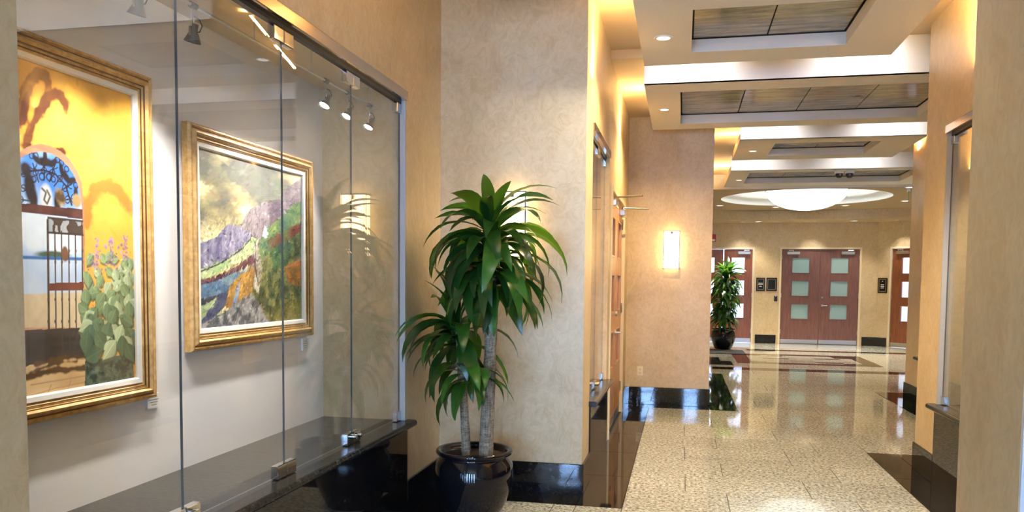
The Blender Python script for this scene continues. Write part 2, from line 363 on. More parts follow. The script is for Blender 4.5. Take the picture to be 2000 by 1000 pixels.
CL = [('ceiling_panel', -.34, 1.53, 4.95, 6.66, (.03, 1.14, 5.36, 6.33), 2, 'cream dropped ceiling panel with two travertine slabs over the plant end'),
      ('ceiling_panel', -.37, 2.91, 7.25, 9.43, (-.055, 2.37, 7.62, 9.12), 4, 'wide cream dropped ceiling panel with four travertine slabs before sconce wall'),
      ('ceiling_panel', .66, 2.80, 10.22, 11.93, (1.11, 2.36, 10.58, 11.58), 2, 'cream dropped ceiling panel with two travertine slabs past sconce wall'),
      ('ceiling_panel', .71, 5.6, 13.0, 15.20, (1.02, 3.58, 13.3, 14.72), 4, 'wide cream dropped ceiling panel with four travertine slabs at the lobby'),
      ('ceiling_panel', -1.40, .86, 2.3, 4.35, (-1.0, .5, 2.7, 3.95), 4, 'cream dropped ceiling panel with four travertine slabs near the entrance')]
clouds = [cloud(*c) for c in CL]
# lobby ceiling with round recess
def lobby_ceiling():
    cx, cy, R, n = 2.36, 16.93, 1.62, 64; bm = bmesh.new()
    z0, z1 = 3.22, 3.24
    x0, x1, y0, y1 = -1.0, 5.62, 15.22, 19.6
    inner, outer = [], []
    for i in range(n):
        a = 2*math.pi*i/n; c, s = math.cos(a), math.sin(a)
        k = min([((x1-cx)/c if c > 1e-6 else 1e9), ((x0-cx)/c if c < -1e-6 else 1e9), ((y1-cy)/s if s > 1e-6 else 1e9), ((y0-cy)/s if s < -1e-6 else 1e9)])
        inner.append((cx+R*c, cy+R*s)); outer.append((cx+k*c, cy+k*s))
    corners = [(x0, y0), (x1, y0), (x1, y1), (x0, y1)]
    for q in corners:                                   # snap nearest outer point onto each corner
        j = min(range(n), key=lambda i: (outer[i][0]-q[0])**2+(outer[i][1]-q[1])**2); outer[j] = q
    vi = [bm.verts.new((x, y, z0)) for x, y in inner]; vo = [bm.verts.new((x, y, z0)) for x, y in outer]
    for i in range(n):
        j = (i+1) % n; bm.faces.new((vi[i], vi[j], vo[j], vo[i]))
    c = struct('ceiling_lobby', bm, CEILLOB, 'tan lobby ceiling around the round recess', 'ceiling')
    bm = lathe([(R, z0-.0), (R, z0+.10), (R-.22, z0+.12), (R-.22, z0+.30), (0, z0+.32)], 64, None, (cx, cy, 0))
    rc = obj('ceiling_lobby_recess', bm, WHITECEIL, None, True); tag(rc, 'round white stepped recess around the bowl light', 'ceiling', kind='structure')
    return c
lob = lobby_ceiling()
struct('trim_4', B((-1.0, 5.6, 15.205, 15.235, 3.22, 3.56)), CEIL, 'cream edge fascia between corridor ceiling and lobby ceiling', 'trim')
struct('ceiling_lobby_cover', B((-1.2, 5.8, 15.22, 21, 3.56, 3.7)), CEIL, 'lobby ceiling deck above the round recess', 'ceiling')
# lower ceiling band with curved fascia before the far wall
bm = bmesh.new(); nseg = 24
xs = np.linspace(-1.0, 5.62, nseg+1); yf = 19.72-.95*((xs-2.31)/3.31)**2*.7
yb = np.where(xs < -.3, 20.02+(xs+1), np.where(xs > 4.62, YF-(xs-4.62), YF))
lo = [bm.verts.new((x, y, 3.0)) for x, y in zip(xs, yf)]; hi = [bm.verts.new((x, y, 3.22)) for x, y in zip(xs, yf)]
bk = [bm.verts.new((x, y+.05, 3.0)) for x, y in zip(xs, yb)]; bh = [bm.verts.new((x, y+.05, 3.5)) for x, y in zip(xs, yb)]
for i in range(nseg):
    bm.faces.new((lo[i], lo[i+1], hi[i+1], hi[i])); bm.faces.new((lo[i], bk[i], bk[i+1], lo[i+1]))
    bm.faces.new((hi[i], hi[i+1], bh[i+1], bh[i]))
struct('ceiling_lobby_lower', bm, PLASTER, 'lower curved ceiling band in front of the far doors', 'ceiling')

# ---------------------------------------------------------------- floor
fl = struct('floor', B((-6.3, 6, -7, 22.7, -.12, -.02)), GROUT, 'polished beige granite tile floor with black borders', 'floor')
BW = .28
def inter(a, b):
    x0, x1, y0, y1 = max(a[0], b[0]), min(a[1], b[1]), max(a[2], b[2]), min(a[3], b[3])
    return (x0, x1, y0, y1) if x1-x0 > .02 and y1-y0 > .02 else None
def subtract(r, cuts):
    out = [r]
    for c in cuts:
        nxt = []
        for q in out:
            i = inter(q, c)
            if not i: nxt.append(q); continue
            if q[0] < i[0]: nxt.append((q[0], i[0], q[2], q[3]))
            if i[1] < q[1]: nxt.append((i[1], q[1], q[2], q[3]))
            if q[2] < i[2]: nxt.append((i[0], i[1], q[2], i[2]))
            if i[3] < q[3]: nxt.append((i[0], i[1], i[3], q[3]))
        out = nxt
    return [q for q in out if q[1]-q[0] > .015 and q[3]-q[2] > .015]
tile_cache = {}
def tile(name, r, mat, g=.0028):
    wdt, dep = round(r[1]-r[0], 3), round(r[3]-r[2], 3); key = (wdt, dep, mat.name)
    if key not in tile_cache:
        bmx = B((-wdt/2+g, wdt/2-g, -dep/2+g, dep/2-g, -.02, 0)); bmesh.ops.recalc_face_normals(bmx, faces=bmx.faces[:])
        me = bpy.data.meshes.new(name); bmx.to_mesh(me); bmx.free(); me.materials.append(mat); tile_cache[key] = me
    o = bpy.data.objects.new(name, tile_cache[key]); COL.objects.link(o); o.parent = fl
    o.location = ((r[0]+r[1])/2, (r[2]+r[3])/2, 0); return o
# black border strips that follow the stepped walls
border = [(XL1, -1.40, 1.2, 5.50), (-1.40, XL2, 5.22, 5.5), (XL2, -.36, 5.22, 9.58), (XL2, XL3, 9.58, 9.82), (XL3, .67, 9.58, 13.5), (-.97, XL3, 13.2, 13.5),
          (.60, XR1, -1.6, 2.77+.53), (XR1, 1.64, 2.77, 3.30), (1.64, XR2, 2.77, 7.51), (XR2, 2.66, 6.98, 7.51), (2.66, XR3, 6.98, 11.83), (XR3, 5.55, 11.3, 11.83)]
lobby_bands = [(.2, 5.6, 14.22, 14.62), (1.45, 5.6, 18.42, 18.75)]
inner_bands = [(1.05, 3.62, 15.42, 15.70), (1.05, 3.62, 17.28, 17.56), (1.05, 1.33, 15.70, 17.28), (3.34, 3.62, 15.70, 17.28),
               (2.52, 3.02, 15.86, 16.04), (2.62, 3.10, 16.64, 16.82), (1.62, 2.12, 16.50, 16.66), (1.75, 2.05, 17.05, 17.20), (3.02, 3.34, 16.9, 17.28), (3.0, 3.34, 15.70, 15.86), (1.33, 1.6, 15.7, 15.86), (1.33, 1.62, 17.1, 17.28)]
diag = [(.34, .95, 15.0, 15.75), (.34, .75, 15.75, 16.5)]
mat_area = []
def strip_tiles(rects, name, mat, step):
    for r in rects:
        along_x = (r[1]-r[0]) > (r[3]-r[2]); L = (r[1]-r[0]) if along_x else (r[3]-r[2]); n = max(1, round(L/step))
        for i in range(n):
            a, b = L*i/n, L*(i+1)/n
            tile(name, (r[0]+a, r[0]+b, r[2], r[3]) if along_x else (r[0], r[1], r[2]+a, r[2]+b), mat)
strip_tiles(border, 'border_tile', BLACK, .87)
strip_tiles(lobby_bands+inner_bands, 'inlay_tile', BROWNG, .87)
strip_tiles(diag, 'inlay_tile', BLACK, .6)
cuts = border+lobby_bands+inner_bands+diag
zones = [(XL1, XR2, 2.6, 5.5), (XL2, XR2, 5.5, 6.98), (XL2, XR3, 6.98, 9.82), (XL3, XR3, 9.82, 11.3), (XL3, 5.6, 11.3, 13.2), (-.95, 5.6, 13.2, 20.75)]
TW, TD = .867, .5275
for zn in zones:
    j0 = int(math.floor((zn[2]-5.2425)/TD))
    for j in range(j0, j0+40):
        ya = 5.2425+j*TD
        if ya > zn[3]: break
        off = .34 if j % 2 == 0 else .053
        i0 = int(math.floor((zn[0]-off)/TW))
        for i in range(i0, i0+14):
            c = inter((off+i*TW, off+(i+1)*TW, ya, ya+TD), zn)
            if c:
                for q in subtract(c, cuts): tile('granite_tile', q, GRANITE)
obj('entry_paving', B((-6.2, 3.7, -7, -1.0, -.02, 0), (-2.73, .60, -1.0, 1.2, -.02, 0), (-1.40, .60, 1.2, 2.6, -.02, 0)), GRANITE, fl)
obj('room_paving', B((-1.2, 8.2, 20.8, 22.6, -.02, 0), (5.7, 8.2, 19, 20.8, -.02, 0)), GRANITE, fl)

# ---------------------------------------------------------------- baseboards
BH = .215
def base(name, label, *bx): struct(name, B(*bx, bev=.003, seg=1), BLACK, label, 'baseboard')
e = .014
base('baseboard_left_display', 'black granite baseboard between display panel and plant alcove', (XL1, XL1+e, D1[1], 5.5-e, 0, BH))
base('baseboard_left_plant', 'black granite baseboard behind the big plant pot', (XL1, XL2+e, 5.5-e, 5.5, 0, BH))
base('baseboard_left_doors', 'black granite baseboard under narrow display and beside wooden doors', (XL2, XL2+e, 5.5, D2[0], 0, BH), (XL2, XL2+e, DOOR2[1]+.05, 9.82-e, 0, BH))
base('baseboard_left_sconce', 'black granite baseboard below the sconce wall outlet', (XL2, XL3+e, 9.82-e, 9.82, 0, BH))
base('baseboard_left_passage', 'black granite baseboard along the passage to lobby', (XL3, XL3+e, 9.82, 13.2, 0, BH))
base('baseboard_right_display', 'black granite baseboard on the glossy right pier', (XR2-e, XR2, DR2[1], 6.98, 0, BH), (XR2-e, XR3, 6.98, 6.98+e, 0, BH))
base('baseboard_right_far', 'black granite baseboard on the far right pier', (XR3-e, XR3, DR3[1], 11.3, 0, BH), (XR3-e, 5.6, 11.3, 11.3+e, 0, BH))
base('baseboard_right_near', 'black granite baseboard on the daylit near pier', (XR1-e, XR1, DR1[1], 2.77, 0, BH))
base('baseboard_far', 'black granite baseboard between the lobby doors', (LD[1]+.05, MD[0]-.05, YF-e, YF, 0, BH), (MD[1]+.05, 4.62, YF-e, YF, 0, BH))
obj('baseboard', B((0, .30, -e, 0, 0, BH)), BLACK, ang)

# ================================================================= display windows
def display(xw, s, oy, joints, what, knobs=(), heads=None, detail=True):
    """s=+1: wall faces +X. joints: list of panel limits along Y (ascending)."""
    y0, y1 = oy; xb = xw-s*.567; xg = xw-s*.042; zl = .605
    wh = 'white display niche '
    struct('wall_niche_'+what[0], B((xb-s*.06, xb, y0-.06, y1+.06, ZO0, 2.8)), WHITEWALL, wh+'back wall '+what[1], 'wall')
    struct('wall_niche_ends_'+what[0], B((xw-s*TH, xb, y1, y1+.06, ZO0, 2.8), (xw-s*TH, xb, y0-.06, y0, ZO0, 2.8)), PLASTER, 'beige plaster niche end walls '+what[1], 'wall')
    struct('ceiling_niche_'+what[0], B((xw-s*TH, xb, y0, y1, 2.71, 2.8)), CEILUP, 'tan niche ceiling '+what[1], 'ceiling')
    led = thing('granite_ledge', (xw, (y0+y1)/2, zl), 'dark polished granite ledge '+what[1], 'ledge', 'granite display ledges')
    ym = (y0+y1)/2
    bm = bmesh.new(); box(bm, s*.065, .0, y0-ym-.035, y1-ym+.035, -.04, 0)
    ed = [e_ for e_ in bm.edges if all(abs(v.co.x-s*.065) < 1e-5 for v in e_.verts) and abs(e_.verts[0].co.z-e_.verts[1].co.z) < 1e-5]
    bmesh.ops.bevel(bm, geom=ed, offset=.018, segments=5, affect='EDGES', profile=.5)
    obj('ledge_nosing', bm, SHELFG, led, False)
    obj('shelf', B((0, -s*.567, y0-ym, y1-ym, -.04, 0)), SHELFG, led)
    obj('front_panel', B((s*.012, 0, y0-ym, y1-ym, -zl, -.04)), BLACK, led)
    rail = thing('header_rail', (xw, ym, 2.675), 'chrome header rail holding glass panels '+what[1], 'rail', 'chrome rails over the display glass')
    obj('rail_body', B((s*.014, -s*.085, y0-ym+.001, y1-ym-.001, -.06, -.001), bev=.003, seg=2), TINTCHROME, rail)
    obj('rail_channel', B((-s*.028, -s*.056, y0-ym+.004, y1-ym-.004, -.078, -.06)), BLACKPL, rail)
    out = []
    for i in range(len(joints)-1):
        a, b = joints[i]+.002, joints[i+1]-.002; yc = (a+b)/2; hw = (b-a)/2
        p = thing('glass_panel', (xg, yc, zl+.012), what[2][i], 'glass panel', 'frameless glass panels of the display windows')
        obj('glass_sheet', B((-.004, .004, -hw, hw, 0, 1.968)), GLASS, p)
        for sd in (-1, 1): obj('polished_edge', B((-.004, .004, sd*hw, sd*(hw+.0008), .053, 1.914)), GLASSEDGE, p)
        for sd in (-1, 1):
            L = .085 if not (sd == 1 and i == len(joints)-2) and not (sd == -1 and i == 0) else .075
            ya, yb_ = (hw-L, hw) if sd == 1 else (-hw, -hw+L)
            pf = obj('patch_fitting', B((-.017, .017, ya, yb_, -.010, .052), bev=.003, seg=1), CHROME, p)
            obj('patch_fitting', B((-.017, .017, ya, yb_, 1.915, 1.976), bev=.003, seg=1), CHROME, p)
            if (joints[i+1] if sd == 1 else joints[i]) in knobs:
                kb = tube([(s*.017, (hw-.03)*sd, .03), (s*.045, (hw-.03)*sd, .03)], .011, 14); obj('lock_knob', kb, CHROME, pf, False)
        out.append(p)
    return out
J1 = [1.79, 2.518, 3.266, 4.02, 4.762]
display(XL1, 1, D1, J1, ('gallery', 'under the two framed paintings', ['clear glass panel covering the arched gate painting',
        'clear glass panel between the gate painting and hillside painting', 'clear glass panel covering right part of hillside painting', 'narrow clear glass panel reflecting the plant beside its alcove']), knobs=(2.518, 4.02))
display(XL2, 1, D2, [5.925, 6.60, 7.275], ('doors', 'beside the honey wooden doors', ['narrow glass panel near the plant alcove corner', 'narrow glass panel next to wooden doors']), knobs=(6.60,))
display(XR2, -1, DR2, [3.505, 4.24, 4.98, 5.72, 6.465], ('pier', 'on the glossy right pier', ['glass panel hidden behind the daylit pier', 'second glass panel behind the daylit pier', 'third glass panel near the glossy pier', 'glass panel with chrome clamps against the glossy pier']))
display(XR3, -1, DR3, [7.705, 8.7, 9.7, 10.695], ('far_pier', 'on the far right pier', ['glass panel behind the corner of the glossy pier', 'middle glass panel of far right display', 'glass panel ending at the far right pier']))
struct('wall_niche_entry', B((XR1+.5, XR1+.56, DR1[0], DR1[1], ZO0, 2.8), (XR1+TH, XR1+.5, DR1[1], DR1[1]+.06, ZO0, 2.8), (XR1+TH, XR1+.5, DR1[0]-.06, DR1[0], ZO0, 2.8), (XR1+TH, XR1+.5, DR1[0], DR1[1], 2.71, 2.8), (XR1, XR1+.56, DR1[0], DR1[1], .5, ZO0)), WHITEWALL, 'white display recess beside the daylit pier', 'wall')
# white jamb linings visible at the openings
struct('trim_1', B((XL1-.036, XL1-.0005, D1[1]-.012, D1[1], ZO0+.04, 2.615)), JAMB, 'white jamb lining of the painting display next to alcove', 'trim')
struct('trim_2', B((XR2+.0005, XR2+.036, DR2[1]-.012, DR2[1], ZO0+.04, 2.615)), JAMB, 'white jamb lining of the right pier display', 'trim')
struct('trim_3', B((XR1+.0005, XR1+TH+.02, DR1[1]-.012, DR1[1], ZO0, 2.675)), WHITEWALL, 'white jamb lining at the daylit near pier', 'trim')

# ================================================================= track lights in the painting niche
tr = thing('track_rail', (-1.9, 3.4, 2.567), 'thin metal lighting rail hung inside the painting display', 'rail')
obj('rail_bar', tube([(0, -1.2, 0), (0, 1.355, 0)], .006, 8), SATIN, tr)
for dy in (-1.1, -.1, .46, 1.25):
    obj('standoff', tube([(0, dy, 0), (0, dy, .143)], .004, 8), SATIN, tr)
    obj('standoff_canopy', lathe([(0, 0), (.022, .0), (.022, .012), (0, .012)], 16, None, (0, dy, .131)), SATIN, tr)
def spot(y, label, lit, aimdir):
    r = thing('track_spotlight', (-1.9, y, 2.567), label, 'spotlight', 'spotlights on the display rail')
    obj('clamp', tube([(0, -.018, 0), (0, .018, 0)], .013, 10), GREYMETAL, r)
    obj('stem', tube([(0, 0, 0), (0, 0, -.085)], .004, 8), CHROME, r)
    obj('cable_loop', tube([(0, 0, -.04), (.012, .02, -.045), (.018, .032, -.07), (.010, .026, -.095), (0, .012, -.10)], .0028, 6), BLACKPL, r)
    d = Vector(aimdir).normalized(); q = d.to_track_quat('-Z', 'Y')
    hd = lathe([(0, .045), (.012, .044), (.014, .014), (.020, .006), (.030, -.018), (.033, -.026), (.030, -.024), (.018, -.002), (0, -.002)], 24)
    bmesh.ops.transform(hd, matrix=Matrix.Translation((0, 0, -.115)) @ q.to_matrix().to_4x4(), verts=hd.verts[:])
    shd = obj('shade', hd, GREYMETAL, r, True)
    br = bmesh.new()
    for s in (-1, 1): box(br, -.005, .005, s*.021-.0025, s*.021+.0025, -.12, -.085)
    box(br, -.005, .005, -.021, .021, -.09, -.085); obj('yoke', br, CHROME, r)
    ln = lathe([(0, -.019), (.0275, -.019), (.0275, -.017), (0, -.015)], 20)
    bmesh.ops.transform(ln, matrix=Matrix.Translation((0, 0, -.115)) @ q.to_matrix().to_4x4(), verts=ln.verts[:])
    obj('lamp_face', ln, LAMP_ON, shd)
    light('spot_beam', 'SPOT', r, Vector((0, 0, -.115))+d*.03, K_SPOT, WHITE, q.to_euler(), spot_size=math.radians(84), spot_blend=.75, shadow_soft_size=.03)
spot(2.519, 'grey track spotlight above the arched gate painting', True, (-.38, .16, -1))
spot(2.844, 'grey track spotlight between glass joint and hillside painting', True, (-.38, .22, -1))
spot(4.034, 'glowing track spotlight nearest the hillside painting corner', True, (-.33, -.55, -1))
spot(4.323, 'glowing track spotlight in the middle of three by the niche end', True, (-.33, -.55, -1))
spot(4.645, 'glowing track spotlight at the end of the rail', True, (-.33, -.5, -1))

# ================================================================= paintings
R_, U_, F_ = np.array(rt), np.array(up), np.array(fw)
XP = -2.262                                                  # plane of the canvases
def pt(px, py, X=XP):
    d = F_+R_*(px-1000)/FPX-U_*(py-CY)/FPX; t = X/d[0]; return (t*d[1], CAMH+t*d[2])
class Canvas:
    def __init__(s, y0, y1, z0, z1, res):
        s.ny, s.nz = int((y1-y0)/res)+1, int((z1-z0)/res)+1; s.ext = (y0, y1, z0, z1)
        s.Y, s.Z = np.meshgrid(np.linspace(y0, y1, s.ny), np.linspace(z0, z1, s.nz)); s.C = np.zeros(s.Y.shape+(3,))
    def noise(s, f, seed, oct=3, stretch=(1, 1)):
        g = np.random.default_rng(seed); out = np.zeros_like(s.Y); amp = 1
        for o in range(oct):
            k = f*2**o; n1, n2 = int((s.ext[1]-s.ext[0])*k*stretch[0])+3, int((s.ext[3]-s.ext[2])*k*stretch[1])+3
            G = g.random((n2, n1)); u = (s.Y-s.ext[0])/(s.ext[1]-s.ext[0])*(n1-2); v = (s.Z-s.ext[2])/(s.ext[3]-s.ext[2])*(n2-2)
            i, j = u.astype(int), v.astype(int); a, b = u-i, v-j; a = a*a*(3-2*a); b = b*b*(3-2*b)
            out += amp*((G[j, i]*(1-a)+G[j, i+1]*a)*(1-b)+(G[j+1, i]*(1-a)+G[j+1, i+1]*a)*b-.5); amp *= .5
        return out
    def put(s, m, c, c2=None, t=None):
        m = np.clip(m, 0, 1)[..., None]; c = np.array(lin(c))
        if c2 is not None: c = c*(1-t[..., None])+np.array(lin(c2))*t[..., None]
        s.C = s.C*(1-m)+c*m
    def poly(s, pts, soft=0):
        P = [pt(*p) for p in pts]; ins = np.zeros(s.Y.shape, bool); n = len(P)
        for k in range(n):
            (y1, z1), (y2, z2) = P[k], P[(k+1) % n]
            c = ((z1 > s.Z) != (z2 > s.Z)); ins ^= c & (s.Y < (y2-y1)*(s.Z-z1)/((z2-z1) if z2 != z1 else 1e-9)+y1)
        return ins.astype(float)
    def line(s, pts, wid, soft=.003, taper=None):
        P = [pt(*p) for p in pts]; D = np.full(s.Y.shape, 9.)
        for (y1, z1), (y2, z2) in zip(P, P[1:]):
            L = (y2-y1)**2+(z2-z1)**2+1e-12; t = np.clip(((s.Y-y1)*(y2-y1)+(s.Z-z1)*(z2-z1))/L, 0, 1)
            D = np.minimum(D, np.hypot(s.Y-y1-t*(y2-y1), s.Z-z1-t*(z2-z1)))
        return np.clip((wid-D)/soft+.5, 0, 1)
    def blob(s, px, py, ry, rz, soft=.25, rot=0):
        y, z = pt(px, py); a = s.Y-y; b = s.Z-z; c, sn = math.cos(rot), math.sin(rot); u = (a*c+b*sn)/ry; v = (-a*sn+b*c)/rz
        return np.clip((1-np.hypot(u, v))/soft, 0, 1)
    def leaf(s, px, py, L, W, rot):
        y, z = pt(px, py); a = s.Y-y; b = s.Z-z; c, sn = math.cos(rot), math.sin(rot); u = (a*c+b*sn)/L; v = (-a*sn+b*c)/W
        prof = np.clip(1-np.abs(u)**1.6, 0, 1)*(1-.35*u); return np.clip((prof-np.abs(v))/.12, 0, 1)*(np.abs(u) < 1), np.clip(1-np.abs(v)/.10, 0, 1), v
    def strokes(s, n, L, W, var, seed, ang=0., aspread=.6, mask=None):
        """short brush strokes that pick up and vary the colour already on the canvas"""
        g = np.random.default_rng(seed); nz, ny = s.Y.shape; dy = (s.ext[1]-s.ext[0])/(ny-1)
        for _ in range(n):
            i, j = g.integers(2, nz-2), g.integers(2, ny-2)
            if mask is not None and mask[i, j] < .5: continue
            l, wd, a = L*g.uniform(.5, 1.4)/dy, W*g.uniform(.6, 1.3)/dy, (ang(s.Y[i, j], s.Z[i, j]) if callable(ang) else ang)+g.normal()*aspread
            r = int(l)+2; i0, i1, j0, j1 = max(0, i-r), min(nz, i+r), max(0, j-r), min(ny, j+r)
            v, u = np.mgrid[i0:i1, j0:j1]; u = u-j; v = v-i; c_, s_ = math.cos(a), math.sin(a)
            p, q = (u*c_+v*s_)/l, (-u*s_+v*c_)/wd; m = np.clip((1-np.hypot(p, q))*2, 0, 1)[..., None]*.8
            col = np.clip(s.C[i, j]*(1+g.normal()*var)+g.normal(size=3)*.012, 0, 1); s.C[i0:i1, j0:j1] = s.C[i0:i1, j0:j1]*(1-m)+col*m
    def build(s, name, parent, x):
        nz, ny = s.Y.shape; ox, oy, oz = parent.location
        co = np.stack([np.full(s.Y.size, x-ox), s.Y.ravel()-oy, s.Z.ravel()-oz], 1)
        idx = np.arange(nz*ny).reshape(nz, ny); f = np.stack([idx[:-1, :-1], idx[:-1, 1:], idx[1:, 1:], idx[1:, :-1]], -1).reshape(-1, 4)
        me = bpy.data.meshes.new(name); me.from_pydata(co.tolist(), [], f.tolist()); at = me.attributes.new('paint', 'FLOAT_COLOR', 'POINT')
        at.data.foreach_set('color', np.concatenate([s.C.reshape(-1, 3).clip(0, 1), np.ones((s.Y.size, 1))], 1).astype(np.float32).ravel())
        me.materials.append(CANVAS); o = bpy.data.objects.new(name, me); COL.objects.link(o); o.parent = parent; return o
def frame(root, y0, y1, z0, z1, wd, liner):
    """moulded frame around outer limits y0..y1,z0..z1 (world), profile swept and mitred."""
    ox, oy, oz = root.location
    prof = [(0, 0), (0, .030), (.10, .042), (.20, .044), (.28, .034), (.36, .036), (.46, .048), (.56, .050), (.66, .040), (.74, .030), (.82, .031), (.90, .024), (1, .016), (1, 0)]
    xb = -2.271
    def sweep(prof, a0, a1, b0, b1, wd, name, mat):
        bm = bmesh.new(); rings = []
        for (u, h) in prof:
            d = u*wd; rings.append([bm.verts.new((xb+h-ox, y-oy, z-oz)) for y, z in ((a0+d, b0+d), (a1-d, b0+d), (a1-d, b1-d), (a0+d, b1-d))])
        for p, q in zip(rings, rings[1:]):
            for k in range(4): bm.faces.new((p[k], p[(k+1) % 4], q[(k+1) % 4], q[k]))
        obj(name, bm, mat, root)
    sweep(prof, y0, y1, z0, z1, wd, 'gilt_moulding', GILT)
    for u0_, u1_, hh in ((.27, .345, .0362), (.665, .72, .0392), (.845, .885, .0312)):
        d0, d1 = u0_*wd, u1_*wd
        sweep([(0, hh-.004), (0, hh), (1, hh-.001), (1, hh-.005)], y0+d0, y1-d0, z0+d0, z1-d0, d1-d0, 'groove_shade_strip', GROOVESHADE)
    sweep([(0, 0), (0, .020), (.15, .026), (.8, .024), (1, .017), (1, 0)], y0+wd, y1-wd, z0+wd, z1-wd, liner, 'linen_liner', LINER)
# --- painting with the iron gate
p1 = thing('framed_painting', (-2.277, 2.49, 1.665), 'gilt framed painting of a golden wall and arched iron gate', 'painting')
F1 = (1.93, 3.04, .978, 2.352)
frame(p1, *F1, .072, .026)
c = Canvas(F1[0]+.096, F1[1]-.096, F1[2]+.096, F1[3]-.096, .0027)
n1 = c.noise(5, 1); n2 = c.noise(30, 2); vt = np.clip((c.Z-1.07)/1.2, 0, 1)
c.put(np.ones_like(c.Y), (236, 182, 74), (214, 152, 56), np.clip(np.abs(vt-.6)*1.7+n1*.5, 0, 1))
c.put(c.blob(120, 270, .3, .22, 1.0)*.6, (250, 212, 98))
c.strokes(1400, .03, .010, .05, 21, .3, 1.0)
SH = (132, 74, 38)
for L, wd in (([(38, 225), (48, 185), (60, 155), (75, 142), (90, 150), (96, 180)], .022), ([(50, 285), (64, 240), (80, 208), (94, 188), (108, 181), (121, 186), (129, 210)], .018), ([(60, 175), (52, 200), (44, 240)], .016), ([(100, 300), (122, 296)], .012)):
    c.put(c.line(L, wd*1.5+.03*n2, .03)*.5, (214, 142, 50)); c.put(c.line(L, wd+.02*n2, .010), SH, (98, 54, 38), np.clip(.5+n2, 0, 1))
c.put(c.line([(166, 425), (172, 395), (186, 374), (205, 364), (226, 370), (244, 388), (254, 405)], .034+.03*n2, .02)*.85, (198, 112, 46))
c.put(c.poly([(20, 320), (43, 293), (60, 284), (78, 281), (98, 285), (118, 295), (135, 310), (150, 332), (160, 358), (165, 420), (166, 700), (20, 700)]), (206, 150, 118), (178, 120, 92), np.clip(.5+n1, 0, 1))
inn = c.poly([(10, 330), (44, 306), (62, 298), (80, 296), (100, 300), (118, 310), (133, 325), (146, 345), (155, 370), (160, 405), (163, 640), (10, 640)])
c.put(inn, (70, 134, 214), (206, 226, 244), np.clip(.25-(c.Z-1.85)*1.2+n1*1.0, 0, 1))
IR = (48, 40, 46)
for (bx_, by_, ry, rz, ro) in ((88, 316, .05, .020, 0), (72, 312, .03, .014, -.6), (104, 318, .03, .014, .7), (88, 306, .012, .03, 0), (128, 345, .018, .045, .8), (140, 352, .03, .014, .3), (120, 330, .012, .03, .2), (58, 365, .03, .075, .1), (50, 330, .03, .03, 0), (66, 390, .022, .05, 0), (148, 380, .014, .04, 0), (112, 395, .02, .05, 0)):
    c.put(inn*c.blob(bx_, by_, ry, rz, .4, ro), IR)
c.put(inn*c.line([(30, 345), (60, 334), (84, 332), (108, 340), (128, 362), (140, 400)], .004, .003), IR)
for (a, b, r) in ((62, 304, .010), (70, 304, .010), (112, 312, .010), (120, 318, .010), (130, 330, .010), (148, 362, .011), (66, 350, .010), (104, 350, .010), (82, 345, .012), (96, 346, .012)):
    c.put(inn*(c.blob(a, b, r*1.5, r*1.5, .3)-c.blob(a, b, r*.9, r*.9, .3)), IR)
for k in range(9):
    a = math.pi*(.04+.115*k); px0, py0 = 86+62*math.cos(a), 398-84*math.sin(a)
    c.put(inn*c.line([(86+30*math.cos(a), 398-46*math.sin(a)), (px0, py0)], .0028, .002), IR)
    for sg in (-1, 1):
        q = [(86+(40+5*t)*math.cos(a+sg*.11*math.sin(t*1.3)), 398-(58+6*t)*math.sin(a+sg*.11*math.sin(t*1.3))) for t in np.linspace(0, 3.6, 9)]
        c.put(inn*c.line(q, .0022, .002), IR)
c.put(inn*c.blob(90, 385, .034, .055, .3)*.8, (226, 222, 214)); c.put(inn*c.line([(82, 368), (90, 376), (86, 390), (92, 398), (98, 384), (92, 372)], .004, .003), (110, 96, 84))
c.put(inn*c.blob(118, 385, .028, .042, .4, .4), (190, 156, 96), (90, 70, 52), np.clip(.5+n2*1.5, 0, 1)); c.put(inn*c.blob(150, 392, .026, .03, .3), (176, 146, 96))
c.put(c.poly([(20, 395), (44, 397), (161, 409), (162, 428), (45, 414), (20, 412)]), (112, 66, 62), (72, 40, 40), np.clip(.5+n2, 0, 1))
c.put(inn*c.poly([(10, 414), (45, 415), (162, 428), (163, 505), (10, 500)]), (104, 166, 228), (226, 234, 242), np.clip(.12+n1*1.9, 0, 1))
c.put(inn*c.blob(104, 498, .10, .018, .4), (72, 98, 76))
c.put(inn*c.poly([(10, 499), (45, 500), (163, 504), (163, 575), (10, 576)]), (150, 182, 222), (216, 224, 236), np.clip(.3+(1.62-c.Z)*3.2+n1, 0, 1)); c.put(inn*c.line([(20, 502), (163, 506)], .006, .004), (34, 106, 178))
c.put(inn*c.poly([(10, 576), (163, 570), (166, 650), (10, 650)]), (226, 204, 168), (206, 182, 146), np.clip(.5+n2, 0, 1))
c.put(c.poly([(10, 646), (168, 640), (170, 690), (168, 706), (10, 735)]), (40, 34, 34), (70, 62, 60), np.clip(.4+c.noise(14, 9, stretch=(.4, 3)), 0, 1))
c.put(c.poly([(10, 735), (60, 712), (168, 694), (167, 800), (10, 815)]), (228, 194, 144), (206, 168, 116), np.clip(.5+n1*1.3, 0, 1))
for a, b in (([(40, 738), (100, 724), (168, 718)], .010), ([(70, 712), (120, 700), (168, 696)], .008), ([(60, 728), (110, 708), (150, 706)], .006)): c.put(c.line(a, b+.012*n2, .008), (92, 62, 32))
for a in ([(62, 772), (110, 758), (168, 746)], [(90, 776), (100, 752)], [(130, 768), (138, 744)], [(60, 752), (120, 742), (168, 734)]): c.put(c.line(a, .002, .003), (180, 142, 100))
